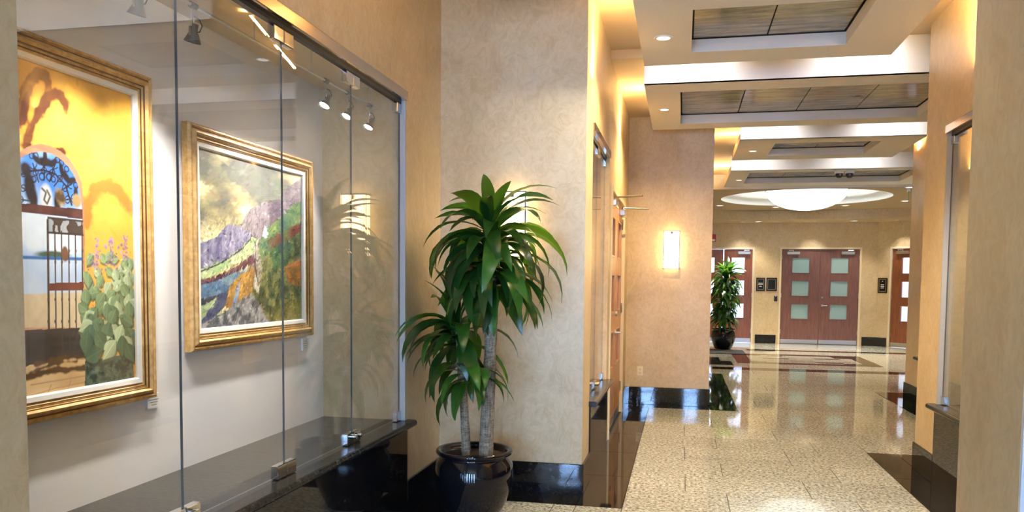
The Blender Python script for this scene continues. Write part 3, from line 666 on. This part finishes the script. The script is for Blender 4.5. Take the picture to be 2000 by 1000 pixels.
for x in (93, 107, 120, 134, 147, 160):
    top, bot = (430, 642) if x == 93 else (452, 690 if x > 115 else 640)
    c.put(c.line([(x, top), (x+2.5, bot)], .0052 if x == 93 else .0032, .0025), (66, 50, 46))
    for yy in (490, 512, 585, 628): c.put(c.blob(x+1, yy, .006, .009, .4), (92, 70, 60))
c.put(c.poly([(94, 424), (161, 431), (162, 458), (95, 453)])*(.55+.45*(c.noise(26, 5, 2) > 0)), (78, 62, 56)); c.put(c.line([(94, 454), (162, 459)], .004, .003), (60, 46, 42)); c.put(c.line([(94, 425), (161, 432)], .004, .003), (60, 46, 42))
c.put(c.poly([(95, 553), (163, 551), (163, 567), (96, 568)]), (134, 66, 50), (104, 50, 40), np.clip(.5+n2, 0, 1))
c.put(c.blob(127, 496, .020, .034, .3), (120, 78, 58))
c.put(c.poly([(166, 706), (260, 690), (262, 748), (166, 770)]), (54, 68, 56), (112, 126, 104), np.clip(.25+c.noise(60, 6)*1.2, 0, 1))
g = np.random.default_rng(4)
for k in range(26): c.put(c.blob(172+g.random()*20+(k % 3)*26, 470+g.random()*60, .010, .010, .5), (146, 112, 140), (190, 160, 178), np.clip(.5+n2*2, 0, 1))
for k in range(95):
    f = k/95; py = 505+185*f+g.normal()*9; px = 164+g.random()*96; dark = f**1.4; rot = -math.pi/2+g.normal()*.8; L = .028+.026*f*g.uniform(.7, 1.2)
    col = tuple(int(a*(1-dark)+b*dark) for a, b in zip((158, 184, 128), (84, 112, 84))) if g.random() < .72 else (190, 206, 160)
    m0, vein, v = c.leaf(px+1, py+4, L*1.1, L*.8, rot); c.put(m0*.8, tuple(int(q*.5) for q in col))
    m0, vein, v = c.leaf(px, py, L, L*.68, rot); c.put(m0, col, tuple(int(q*.80) for q in col), np.clip(.5+v*.6, 0, 1)); c.put(m0*vein*.5, tuple(min(255, int(q*1.2)) for q in col))
for k in range(130):
    bx_, t_ = (190, 217, 244)[k % 3], g.random(); c.put(c.blob(bx_+g.normal()*(1.5+5*t_), 458+(k % 3 == 0)*8+62*t_, .006, .006, .6), (150, 116, 152) if g.random() < .6 else (186, 152, 176))
c.strokes(1400, .008, .0035, .5, 22, math.pi/2, .7, c.poly([(164, 500), (262, 490), (262, 760), (164, 775)]))
c.C *= (1+.06*n2[..., None]); c.build('canvas', p1, XP)
# --- hillside landscape
p2 = thing('framed_painting', (-2.277, 3.93, 1.69), 'gilt framed landscape painting of green hills under stormy sky', 'painting')
F2 = (3.297, 4.553, 1.153, 2.222)
frame(p2, *F2, .078, .026)
c = Canvas(F2[0]+.102, F2[1]-.102, F2[2]+.102, F2[3]-.102, .003)
n1 = c.noise(5, 11, 5, (.8, 1.9)); n2 = c.noise(26, 12); n3 = c.noise(9, 13, 4, (1, 1))
ONE = np.ones_like(c.Y)
c.put(ONE, (108, 106, 94), (206, 186, 132), np.clip(.40+n1*1.6+(1.9-c.Z)*1.0, 0, 1))
c.put(np.clip((n1-.18)*5, 0, 1)*.9, (240, 226, 178)); c.put(np.clip((-n1-.10)*3.5, 0, 1)*.55, (112, 112, 104)); c.put(c.blob(400, 470, .30, .12, 1.0)*.8, (240, 224, 172))
def hill(pts, ca, cb, nz=n3, k=2.0): c.put(c.poly(pts), ca, cb, np.clip(.5+nz*k, 0, 1))
hill([(470, 440), (489, 408), (518, 393), (549, 388), (561, 367), (590, 346), (590, 520), (480, 520)], (106, 92, 104), (146, 132, 136))
hill([(505, 480), (520, 445), (548, 425), (566, 405), (590, 392), (590, 540), (505, 530)], (120, 138, 84), (64, 100, 84))
hill([(520, 470), (560, 448), (590, 432), (590, 470), (530, 490)], (112, 60, 56), (90, 96, 62))
hill([(370, 482), (400, 472), (425, 462), (443, 440), (452, 438), (470, 444), (488, 456), (500, 470), (470, 500), (420, 520), (370, 540)], (106, 104, 140), (158, 150, 170), c.noise(16, 15, 3, (2, .6)))
hill([(370, 548), (378, 532), (400, 522), (440, 507), (470, 484), (492, 462), (506, 470), (492, 498), (450, 522), (400, 545), (370, 556)], (176, 198, 138), (206, 214, 160))
hill([(370, 552), (420, 540), (462, 520), (490, 500), (500, 512), (470, 528), (425, 548), (370, 566)], (92, 48, 60), (122, 74, 80))
hill([(370, 564), (425, 548), (480, 524), (496, 530), (470, 556), (420, 590), (370, 606)], (86, 116, 148), (150, 172, 176), c.noise(12, 16, 3, (.6, 3)))
hill([(370, 590), (430, 574), (436, 580), (370, 606)], (56, 58, 72), (84, 84, 92))
hill([(370, 606), (400, 596), (440, 572), (450, 575), (420, 630), (370, 645)], (158, 178, 130), (186, 196, 146))
hill([(430, 574), (448, 566), (440, 598), (398, 640), (388, 634)], (58, 64, 100), (90, 94, 118))
hill([(440, 600), (448, 560), (470, 536), (500, 520), (508, 545), (494, 580), (460, 606)], (196, 148, 72), (158, 118, 62), n2)
hill([(452, 600), (464, 556), (470, 548), (466, 580), (456, 606)], (110, 130, 168), (168, 178, 190))
hill([(500, 520), (520, 500), (590, 450), (590, 650), (500, 650), (490, 590)], (66, 76, 50), (124, 122, 74), n2, 2.4)
hill([(556, 520), (590, 505), (590, 560), (562, 552)], (176, 104, 44), (120, 88, 48), n2)
hill([(526, 490), (556, 470), (576, 480), (560, 520), (535, 525)], (52, 78, 62), (86, 110, 70), n2)
hill([(492, 480), (502, 474), (512, 520), (505, 575), (494, 560), (500, 520)], (206, 198, 178), (150, 140, 120), n2)
hill([(370, 655), (400, 630), (440, 608), (490, 572), (504, 590), (520, 620), (535, 650), (370, 672)], (90, 92, 100), (152, 150, 148), n2, 2.6)
hill([(535, 600), (590, 580), (590, 645), (535, 650)], (92, 92, 44), (126, 120, 60), n2)
c.put(c.poly([(512, 462), (517, 440), (524, 455), (522, 464)]), (206, 216, 222)); c.put(c.poly([(440, 470), (470, 452), (476, 456), (444, 476)])*.0, (0, 0, 0))
for L in ([(377, 536), (430, 515), (470, 488), (490, 466)], [(377, 560), (430, 545), (480, 520)], [(490, 458), (500, 480), (498, 520), (505, 560)]): c.put(c.line(L, .004+.004*n2, .004), (66, 56, 74))
skym = (c.Z > 1.82-(c.Y-3.4)*.05).astype(float)*(1-c.poly([(466, 446), (489, 408), (518, 393), (549, 388), (561, 367), (590, 346), (590, 520), (460, 520)]))
c.strokes(1500, .035, .010, .16, 31, .15, .35, skym)
c.strokes(4200, .022, .0045, .30, 32, lambda y, z: .55+.5*math.sin(y*7), .45, 1-skym)
c.strokes(1500, .010, .006, .42, 33, 0., 1.5, 1-skym)
c.C *= (1+.12*n2[..., None]+.08*n3[..., None]); c.build('canvas', p2, XP)
# caption cards
def card(y0, y1, z0, z1, label, side=False):
    r = thing('caption_card', (-2.277, (y0+y1)/2, (z0+z1)/2), label, 'card', 'caption cards in the painting display')
    hy, hz = (y1-y0)/2, (z1-z0)/2
    obj('card_board', B((0, .012, -hy, hy, -hz, hz)), WHITEPL, r)
    bm = bmesh.new()
    for k, wv in enumerate((.5, .75, .6, .4)): box(bm, .012, .0126, -hy*wv, hy*wv, hz*.55-k*hz*.36-.0012, hz*.55-k*hz*.36+.0012)
    obj('printed_lines', bm, GREYMETAL, r)
card(3.02, 3.104, .926, .99, 'small white caption card below the gate painting corner'); card(4.47, 4.535, 1.06, 1.135, 'small white caption card below the hillside painting corner')

# ================================================================= doors
def door_leaf(parent, x, wd, h, mat, pane, hinge, lever=None, closer=True, wins=True, first=None, win_w=.395, frontlever=True):
    """leaf spans x..x+wd in the parent's local frame, front at y=0 facing -y"""
    r = bpy.data.objects.new('door_leaf', None)
    zs = [(.63, .985), (1.20, 1.565), (1.765, 2.135)] if wins else []
    wx0 = wd/2-win_w/2+(.045 if hinge == 'l' else -.045)*0; hs = [(wx0, wx0+win_w, a, b) for a, b in zs]
    lf = obj('door_leaf', panel('y', 0, .045, 0, wd, .012, h, hs), mat, parent, loc=(x, .02, 0))
    for (a, b, z0, z1) in hs:
        bm = bmesh.new(); t = .016
        for q in ((a-t, b+t, z1, z1+t), (a-t, b+t, z0-t, z0), (a-t, a, z0, z1), (b, b+t, z0, z1)): box(bm, q[0], q[1], -.008, .0, q[2], q[3])
        obj('window_bead', bm, mat, lf); obj('pane', B((a, b, .016, .028, z0, z1)), pane, lf)
    obj('kick_plate', B((.01, wd-.01, -.003, 0, .014, .115)), SATIN, lf)
    hx = .0 if hinge == 'l' else wd
    for z in (.25, 1.15, 2.1): obj('hinge', tube([(hx, -.006, z), (hx, -.006, z+.11)], .010, 8), SATIN, lf)
    if closer:
        cx = (wd*.30 if hinge == 'l' else wd*.70)
        obj('door_closer', B((cx-.15, cx+.15, -.06, 0, h-.125, h-.06), bev=.006, seg=1), SATIN, lf)
        obj('closer_arm', tube([(cx, -.03, h-.055), (cx, -.03, h-.03), (cx+(-.12 if hinge == 'l' else .12), -.30 if closer == 'out' else -.05, h-.03)], .009, 8), SATIN, lf)
    if lever:
        lx = .07 if lever == 'l' else wd-.07; sg = 1 if lever == 'l' else -1
        bm = tube([(lx, 0, .965), (lx, -.055, .965), (lx+sg*.11, -.06, .965)], .010, 10); lathe([(0, 0), (.027, 0), (.027, .012), (0, .012)], 16, bm, (0, 0, 0)) if False else None
        obj('lever_handle', bm, SATIN, lf); obj('lever_rose', tube([(lx, 0, .965), (lx, -.012, .965)], .028, 16), SATIN, lf)
        obj('deadbolt', tube([(lx, 0, 1.165), (lx, -.022, 1.165)], .026, 16), SATIN, lf)
    return lf
def door_frame(parent, x0, x1, h, d=.09):
    obj('door_frame', B((x0-.045, x0, -.015, d, 0, h), (x1, x1+.045, -.015, d, 0, h), (x0-.045, x1+.045, -.015, d, h, h+.045)), FRAMEPAINT, parent)
d1 = thing('door_1', (MD[0], YF, 0), 'mahogany double doors with six frosted square windows', 'door', kind='structure')
door_frame(d1, .045, 1.86, 2.355)
door_leaf(d1, .05, .90, 2.35, MAHOG, FROST, 'l'); door_leaf(d1, .955, .90, 2.35, MAHOG, FROST, 'r', lever='l')
d2 = thing('door_2', (LD[0], YF, 0), 'cherry wood doors with bright windows behind the lobby plant', 'door', kind='structure')
door_frame(d2, .045, 1.525, 2.355)
door_leaf(d2, .05, .76, 2.35, CHERRY, GLASS, 'l', closer=False, win_w=.33); door_leaf(d2, .83, .69, 2.35, CHERRY, GLASS, 'r', lever='l', win_w=.31)
d3 = thing('door_3', (4.62, YF, 0), 'cherry wood door with bright windows on the angled lobby wall', 'door', kind='structure', rotz=math.radians(-45))
door_frame(d3, .375, 1.255, 2.355); door_leaf(d3, .38, .87, 2.35, CHERRY, GLASS, 'l', lever='r')
d4 = thing('door_4', (XL2, DOOR2[0], 0), 'honey wood double doors with dark narrow windows beside display', 'door', kind='structure', rotz=math.radians(90))
door_frame(d4, .045, 1.675, 2.355)
door_leaf(d4, .05, .805, 2.35, MAPLE, DARKGLASS, 'l', closer='out'); door_leaf(d4, .862, .805, 2.35, MAPLE, DARKGLASS, 'r', lever='l', closer='out')
struct('wall_behind_doors', B((XL2-.6, XL2-.5, 7.3, 9.5, 0, 2.7), (XL2-.5, XL2-TH, 7.36, 7.44, 0, 2.7), (XL2-.5, XL2-TH, 9.35, 9.43, 0, 2.7), (XL2-.6, XL2-TH, 7.3, 9.5, 2.6, 2.7)), PLASTER, 'plaster vestibule behind the honey doors', 'wall')
struct('wall_behind_double_doors', B((2.2, 4.4, 21.5, 21.6, 0, 2.8), (2.2, 4.4, 20.9, 21.6, 2.8, 2.9)), PLASTER, 'plaster vestibule behind the mahogany doors', 'wall')
# room lamps
for nm, lx, ly, lb in (('left', .6, 21.7, 'square white ceiling light in the room behind plant door'), ('right', 6.6, 20.9, 'square white ceiling light in the room behind angled door')):
    r = thing('room_ceiling_light', (lx, ly, 3.0), lb, 'ceiling light')
    obj('light_frame', B((-.32, .32, -.32, .32, -.03, 0)), WHITEPL, r); obj('diffuser', B((-.29, .29, -.29, .29, -.034, -.03)), CAN_ON, r)
    light('room_lamp', 'AREA', r, (0, 0, -.05), K_ROOM, COOL, (0, 0, 0), size=.55)
fp = thing('wall_picture', (6.2, 22.59, 1.35), 'dark framed picture seen through the angled door window', 'picture')
obj('picture_frame', B((-.35, .35, -.03, 0, -.45, .3)), GREYMETAL, fp); obj('picture_print', B((-.25, .25, -.034, -.03, -.35, .2)), PLAQUE, fp)

# ================================================================= sconces
def sconce(loc, label):
    r = thing('wall_sconce', loc, label, 'sconce', 'box wall sconces')
    w2, h2, d = .094, .225, .095
    obj('back_plate', B((-w2+.01, w2-.01, -.012, 0, -h2+.01, h2-.01)), SATIN, r)
    gsh = obj('glass_shade', B((-w2+.004, w2-.004, -d, -.012, -h2+.004, h2-.004)), SCONCEGLASS, r)
    bm = bmesh.new(); t = .0045
    for sx in (-1, 1):
        box(bm, sx*w2-t, sx*w2+t, -d-t, -d+t, -h2, h2); box(bm, sx*w2-t, sx*w2+t, -d, 0, -h2-t, -h2+t); box(bm, sx*w2-t, sx*w2+t, -d, 0, h2-t, h2+t)
    for z in (-h2, h2): box(bm, -w2, w2, -d-t, -d+t, z-t, z+t)
    obj('metal_cage', bm, GREYMETAL, r)
    obj('cross_bars', B((-w2, w2, -d-t, -d+t, -.168, -.162), (-w2, w2, -d-t, -d+t, -.112, -.106)), GREYMETAL, r)
    obj('glass_clip', B((-.014, .014, -d-.006, -d, h2-.036, h2-.006)), GREYMETAL, gsh)
    return r
sconce((-.135, 9.82, 1.891), 'lit box sconce on wall above the outlet')
sconce((-1.163, 5.5, 1.891), 'lit box sconce half hidden behind the tall plant crown')
# outlet
o = thing('wall_outlet', (-.484, 9.82, .41), 'ivory duplex outlet low on the sconce wall', 'outlet')
obj('cover_plate', B((-.036, .036, -.006, 0, -.058, .058), bev=.003, seg=1), IVORY, o)
bm = bmesh.new()
for z in (-.022, .022): box(bm, -.015, .015, -.009, -.006, z-.014, z+.014)
obj('sockets', bm, IVORY, o); bm = bmesh.new()
for z in (-.022, .022):
    for x in (-.006, .006): box(bm, x-.0016, x+.0016, -.0094, -.009, z-.002, z+.008)
    box(bm, -.003, .003, -.0094, -.009, z-.011, z-.006)
obj('slots', bm, BLACKPL, o)

# ================================================================= ceiling downlights
can0 = None
def can(x, y, z, label, power, color=(1, .95, .86), r=.062, group='recessed downlights', lit=True, size=92, aimd=None):
    t = thing('recessed_downlight', (x, y, z), label, 'downlight', group)
    obj('trim_ring', lathe([(r*.78, -.001), (r*.80, -.006), (r, -.006), (r+.008, 0)], 24), WHITEPL, t)
    obj('lens', lathe([(0, -.002), (r*.79, -.0025)], 24), CAN_ON if lit else WHITEPL, t)
    if power: light('downlight_beam', 'SPOT', t, (0, 0, -.012), power, color, aim(aimd) if aimd else (0, 0, 0), spot_size=math.radians(size), spot_blend=.7, shadow_soft_size=r)
    return t
for x, y, lb, pw, rr in ((-.17, 5.92, 'recessed downlight in the ceiling panel over plant end', 1, .062), (-.215, 8.34, 'recessed downlight in the wide panel before sconce wall', 1, .055),
                 (.885, 11.12, 'recessed downlight in the panel past sconce wall', 1, .055), (.915, 14.2, 'recessed downlight in the panel at the lobby', 1, .055)):
    can(x, y, ZCL, lb, K_CAN*(.5 if y > 10 else .55), WARM2 if y > 10 else (1, .71, .36), r=rr, size=92 if y > 10 else 150)
for x, y, nm in ((-1.15, 3.3, 'display glass side'), (.6, 3.3, 'daylit pier side')): can(x, y, ZCL, 'recessed downlight in the panel near the entrance, '+nm, K_CAN*.10)
# bright white downlights in the slots between the dropped panels
for (x, y, zc, nm) in ((0.05, 6.93, ZC1, 'slot over corridor on the wooden door side'), (1.42, 6.93, ZC1, 'slot over corridor on the glossy pier side'), (.98, 9.82, ZC2, 'slot right beside the sconce wall'), (2.35, 9.82, ZC2, 'slot facing the sconce wall, by the pier'),
                   (1.0, 12.45, ZC2, 'slot before the lobby, plant side'), (2.55, 12.45, ZC2, 'slot before the lobby, above the cameras'), (.35, 4.65, ZC1, 'slot above the glass display, wall side'), (1.2, 4.65, ZC1, 'slot above the glass display, pier side')):
    can(x, y, zc-.0, 'white downlight in the ceiling '+nm, K_GAP*(9 if y < 5 else 1), WHITE, .075, 'white slot downlights', size=(140 if y < 5 else 130), aimd=(0, .75, -.45))
# warm cove tubes lying on top of the dropped panels
def cove(x, y0, y1, label, sgn, z=ZCL+.105, k=1.0):
    t = thing('cove_tube', (x, (y0+y1)/2, z), label, 'cove light', 'warm cove tubes above the ceiling panels')
    L = y1-y0
    obj('tube_lamp', tube([(0, -L/2, .02), (0, L/2, .02)], .013, 8), TUBE_ON, t); obj('tube_holder', B((-.02, .02, -L/2, L/2, 0, .008)), WHITEPL, t)
    light('cove_glow', 'AREA', t, (sgn*.03, 0, .035), K_COVE*L*k, WARM, aim((sgn*.75, 0, .66)), shape='RECTANGLE', size=.03, size_y=L)
cove(-.25, 5.02, 6.6, 'warm cove tube on the panel over plant end, plant side', -1)
cove(1.45, 5.02, 6.6, 'warm cove tube on the panel over plant end, pier side', 1)
cove(-.28, 7.35, 9.35, 'warm cove tube on the wide panel before sconce wall', -1)
cove(.75, 10.3, 11.9, 'warm cove tube on the panel past sconce wall', -1)
cove(2.72, 10.3, 11.9, 'warm cove tube on the panel past sconce wall, pier side', 1)
cove(.80, 13.08, 15.1, 'warm cove tube on the panel at the lobby', -1, k=2.2)
cove(-1.32, 2.4, 4.25, 'warm cove tube on the panel near entrance, display side', -1, k=2.0)
cove(.78, 2.4, 4.25, 'warm cove tube on the panel near entrance, pier side', 1)
# lobby lights
LBL = 'slim bright downlight in the lobby ceiling '
for x, y, z, nm in ((.78, 18.35, 3.22, 'near the lobby plant'), (2.03, 18.85, 3.22, 'before the two plaques'), (3.46, 18.65, 3.22, 'before the lever of double doors'), (4.45, 17.75, 3.22, 'toward the angled door'), (3.90, 15.3, 3.22, 'next to the ceiling panel'),
                    (1.78, 20.2, 3.0, 'band above the plaques'), (3.95, 20.2, 3.0, 'band above the hinge side of double doors')):
    can(x, y, z, LBL+nm, K_LOB*(1 if z > 3.1 else .18), (1, .86, .66), .085, 'lobby downlights')
for x, y, nm in ((1.42, 20.35, 'over the cherry doors by the plant'), (3.1, 20.35, 'over the middle of double doors'), (4.85, 20.0, 'over the angled wall plaque')):
    can(x, y, 3.0, 'tiny bright eyeball light '+nm, K_LOB*.10, WHITE, .035, 'eyeball lights in the lobby')
dm = thing('dome_light', (2.40, 16.93, 3.37), 'large glowing white bowl light in the round lobby recess', 'ceiling light')
prof = [(.78*math.sin(a), -.40*math.cos(a)) for a in np.linspace(0, math.pi/2, 12)]
obj('glass_bowl', lathe(prof, 48), DOMEGLASS, dm, True)
obj('rim_ring', lathe([(.775, -.012), (.795, -.012), (.795, .01), (.775, .01)], 48), SATIN, dm)
obj('finial', lathe([(0, -.43), (.015, -.425), (.02, -.405), (0, -.40)], 12), SATIN, dm)
obj('suspension_rod', tube([(0, 0, -.05), (0, 0, .17)], .012, 8), SATIN, dm)
light('dome_uplight', 'POINT', dm, (0, 0, .03), K_DOME, (.96, 1, .92), shadow_soft_size=.12)
# security cameras
for x, y, lb in ((2.345, 13.2, 'twin dome security camera on panel edge nearer the sconce wall'), (2.50, 13.22, 'twin dome security camera on panel edge nearer right pier')):
    r = thing('security_camera', (x, y, ZCL), lb, 'camera', 'security cameras under the ceiling panel')
    obj('mount_box', B((-.062, .062, -.05, .05, -.05, 0), bev=.006, seg=1), WHITEPL, r)
    obj('camera_ball', lathe([(.05, -.05), (.056, -.07), (.05, -.095), (.03, -.112), (0, -.118)], 20), BLACKPL, r, True)
    obj('lens_ring', lathe([(.012, 0), (.018, 0), (.018, .008), (.012, .008)], 14, None, (0, -.05, -.085)), GREYMETAL, r)
# exit sign, fire alarm, plaques, reader
r = thing('exit_sign', (4.0, 15.75, 3.22), 'thin green edge-lit sign hanging beside the right pier', 'sign', rotz=-.248)
obj('sign_mount', B((-.03, .03, -.14, .14, -.02, 0)), SATIN, r); obj('sign_plate', B((-.004, .004, -.13, .13, -.24, -.02)), GREEN, r)
r = thing('fire_alarm', (.745, YF, 2.62), 'red fire alarm with white strobe beside the cherry door', 'alarm')
obj('alarm_body', B((-.06, .06, -.05, 0, -.09, .10), bev=.006, seg=1), RED, r); obj('strobe_lens', B((-.035, .04, -.075, -.05, -.075, -.02), bev=.005, seg=1), WHITEPL, r)
def plaque(parent_loc, rotz, w_, h_, label, lines):
    r = thing('wall_plaque', parent_loc, label, 'plaque', 'black plaques beside the lobby doors', rotz=rotz)
    obj('plaque_plate', B((-w_/2, w_/2, -.015, 0, -h_/2, h_/2)), PLAQUE, r)
    t = .012; a, b = w_/2-.028, h_/2-.03; bm = bmesh.new()
    for q in ((-a, a, b-t, b), (-a, a, -b, -b+t), (-a, -a+t, -b, b), (a-t, a, -b, b)): box(bm, q[0], q[1], -.018, -.015, q[2], q[3])
    obj('inner_border', bm, PLAQUEFR, r)
    if lines:
        bm = bmesh.new()
        for z, wv in lines: box(bm, -wv/2, wv/2, -.0165, -.015, z-.008, z+.008)
        obj('lettering_rows', bm, INK, r)
plaque((1.915, YF, 1.475), 0, .21, .33, 'black plaque with pale lettering rows beside the cherry door', [(.03, .10), (.0, .11), (-.05, .06)])
plaque((2.18, YF, 1.475), 0, .25, .33, 'blank black plaque beside the double doors', [])
plaque((4.62+.16*.7071, YF-.16*.7071, 1.475), math.radians(-45), .24, .36, 'black plaque with pale lettering rows on the angled wall', [(.10, .03), (.02, .08), (-.02, .09), (-.06, .08)])
r = thing('card_reader', (2.285, YF, 1.13), 'small black card reader left of the double doors', 'card reader')
obj('reader_body', B((-.038, .038, -.03, 0, -.075, .065), bev=.008, seg=2), BLACKPL, r); obj('indicator_tab', B((-.012, .012, -.034, -.03, .045, .065)), WHITEPL, r)
m = tag(obj('floor_mat', B((.25, 1.35, 17.3, 18.3, 0, .012), bev=.004, seg=1), MATRUB), 'charcoal mat under the lobby plant pot', 'mat')

# ================================================================= plants
def leaf_mesh(L, W, th0, droop, wav, seg=9, twist=0):
    bm = bmesh.new(); rows = []; x = z = 0; ds = L/seg
    for i in range(seg+1):
        s = i/seg; th = th0-droop*(s**1.0)
        if i: x += ds*math.cos(th); z += ds*math.sin(th)
        wv = W*.5*max(.004, (.42+.58*math.sin(min(1, s/.45)*math.pi/2))*(1 if s < .45 else math.cos((s-.45)/.55*math.pi/2)**.9))
        nx, nz = -math.sin(th), math.cos(th); row = []
        for k, f in ((-1, .22), (0, 0), (1, .22)):
            off = wv*f+wav*W*math.sin(s*9+k*2.0)*abs(k)*s*(1-s**3)
            tw = twist*s
            row.append(bm.verts.new((x+nx*off+nx*k*wv*math.sin(tw), k*wv*math.cos(tw), z+nz*off+nz*k*wv*math.sin(tw))))
        rows.append(row)
    for a, b in zip(rows, rows[1:]):
        for k in (0, 1): bm.faces.new((a[k], a[k+1], b[k+1], b[k]))
    me = bpy.data.meshes.new('leaf'); bm.to_mesh(me); bm.free(); me.materials.append(LEAF)
    me.polygons.foreach_set('use_smooth', [True]*len(me.polygons)); return me
R2 = math.radians
LM = {}
for lv, (t0, t1, d0, d1, l0, l1) in {'top': (62, 84, 55, 125, .40, .50), 'mid': (34, 56, 110, 140, .46, .58), 'low': (8, 34, 90, 112, .42, .54), 'hang': (-18, 12, 62, 85, .36, .46)}.items():
    LM[lv] = [leaf_mesh(random.uniform(l0, l1), random.uniform(.082, .108), R2(random.uniform(t0, t1)), R2(random.uniform(d0, d1)), random.uniform(.05, .13), twist=random.uniform(-.35, .35)) for _ in range(8)]
def leaves(parent, axis, n, spread, scale=1.0, bias=None, levels=None, wallx=None):
    """axis: list of local points from bottom to top of the leafy shoot"""
    A = [Vector(a) for a in axis]
    for i in range(n):
        u = (i+random.random())/n; k = u*(len(A)-1); j = min(int(k), len(A)-2); p = A[j].lerp(A[j+1], k-j)
        lv = 'hang' if u < .22 else 'low' if u < .50 else 'mid' if u < .86 else 'top'
        if levels: lv = levels(u)
        o = bpy.data.objects.new('leaf', random.choice(LM[lv])); COL.objects.link(o); o.parent = parent
        az = i*2.39996+random.uniform(-.35, .35)
        if bias is not None and random.random() < bias[1]: az = bias[0]+random.uniform(-.9, .9)
        sc = scale*random.uniform(.72, 1.16)
        me_ = o.data; reach = max(v.co.x for v in me_.vertices)*sc+.03; lim = (wallx-parent.location.x-p.x) if wallx is not None else -9
        while reach*math.cos(az) < lim: az += .35 if math.sin(az) < 0 else -.35
        o.location = p+Vector((math.cos(az), math.sin(az), 0))*.012; o.rotation_euler = (random.uniform(-.30, .30), random.uniform(-.28, .28), az); o.scale = (sc, sc, sc)
def potprof(R, H):
    k = [(0, .0), (.60, .0), (.66, .02), (.80, .18), (.95, .42), (1.0, .62), (.97, .80), (.87, .89), (.84, .915), (.95, .935), (.985, .965), (.96, 1.0), (.86, .995), (.82, .955), (.80, .90), (0, .90)]
    return [(a*R, b*H) for a, b in k]
pl1 = thing('potted_dracaena', (-1.28, 4.87, 0), 'tall two-caned dracaena in round black glazed pot in alcove', 'plant')
obj('pot', lathe(potprof(.252, .425), 56), POT, pl1, True)
obj('soil', lathe([(0, .388), (.20, .384)], 32), SOIL, pl1)
rough = lambda base: [b*random.uniform(.93, 1.07) for b in base]
c1 = [(.075, 0, .36), (.080, .005, .55), (.090, .0, .8), (.100, 0, 1.05), (.110, 0, 1.36)]
c2 = [(-.050, -.02, .36), (-.052, -.022, .5), (-.066, -.02, .7), (-.078, -.015, .85), (-.095, -.01, 1.01)]
def dens(P, n):
    out = []
    for a, b in zip(P, P[1:]):
        for i in range(n): out.append(tuple(Vector(a).lerp(Vector(b), i/n)))
    return out+[P[-1]]
k1 = dens(c1, 8); k2 = dens(c2, 7)
obj('tall_cane', tube(k1, [(.046-.010*i/len(k1))*random.uniform(.95, 1.05) for i in range(len(k1))], 14), BARK, pl1, True)
obj('short_cane', tube(k2, [(.030-.004*i/len(k2))*random.uniform(.93, 1.07) for i in range(len(k2))], 12), BARK, pl1, True)
sh1 = [(.110, 0, 1.34), (.108, .0, 1.5), (.10, 0, 1.7), (.09, 0, 1.86)]
obj('tall_shoot', tube(sh1, [.034, .028, .022, .014], 10), BARK, pl1, True)
sh2 = [(-.095, -.01, 1.0), (-.105, -.02, 1.10), (-.115, -.02, 1.2)]; obj('short_shoot', tube(sh2, [.018, .016, .012], 8), BARK, pl1, True)
sh3 = [(-.06, -.02, .86), (-.02, -.06, .92), (-.015, -.08, .99)]; obj('side_shoot', tube(sh3, [.014, .014, .012], 8), BARK, pl1, True)
leaves(pl1, [(.108, 0, 1.44), (.105, 0, 1.55), (.10, 0, 1.7), (.09, 0, 1.86)], 125, .02, 1.02, wallx=XL1+.02)
leaves(pl1, [(-.10, -.015, 1.08), (-.115, -.02, 1.22)], 40, .02, .95, (math.pi, .25), wallx=XL1+.02)
leaves(pl1, [(-.03, -.05, .84), (-.02, -.07, .93)], 24, .02, .78, None, lambda u: 'low' if u < .6 else 'mid', wallx=XL1+.02)
# lobby plant
pl2 = thing('potted_dracaena', (.93, 18.45, .012), 'dense bushy dracaena in black pot by the cherry lobby door', 'plant')
obj('pot', lathe(potprof(.27, .47), 40), POT, pl2, True); obj('soil', lathe([(0, .43), (.21, .425)], 24), SOIL, pl2)
obj('cane', tube([(0, 0, .4), (.01, 0, .9), (.03, 0, 1.5)], .03, 10), BARK, pl2, True)
leaves(pl2, [(0, 0, .60), (.01, 0, 1.0), (.03, 0, 1.40), (.05, 0, 1.72)], 280, .02, .9, None, lambda u: 'low' if u < .35 else 'mid' if u < .82 else 'top')
print('objects', len(bpy.data.objects))
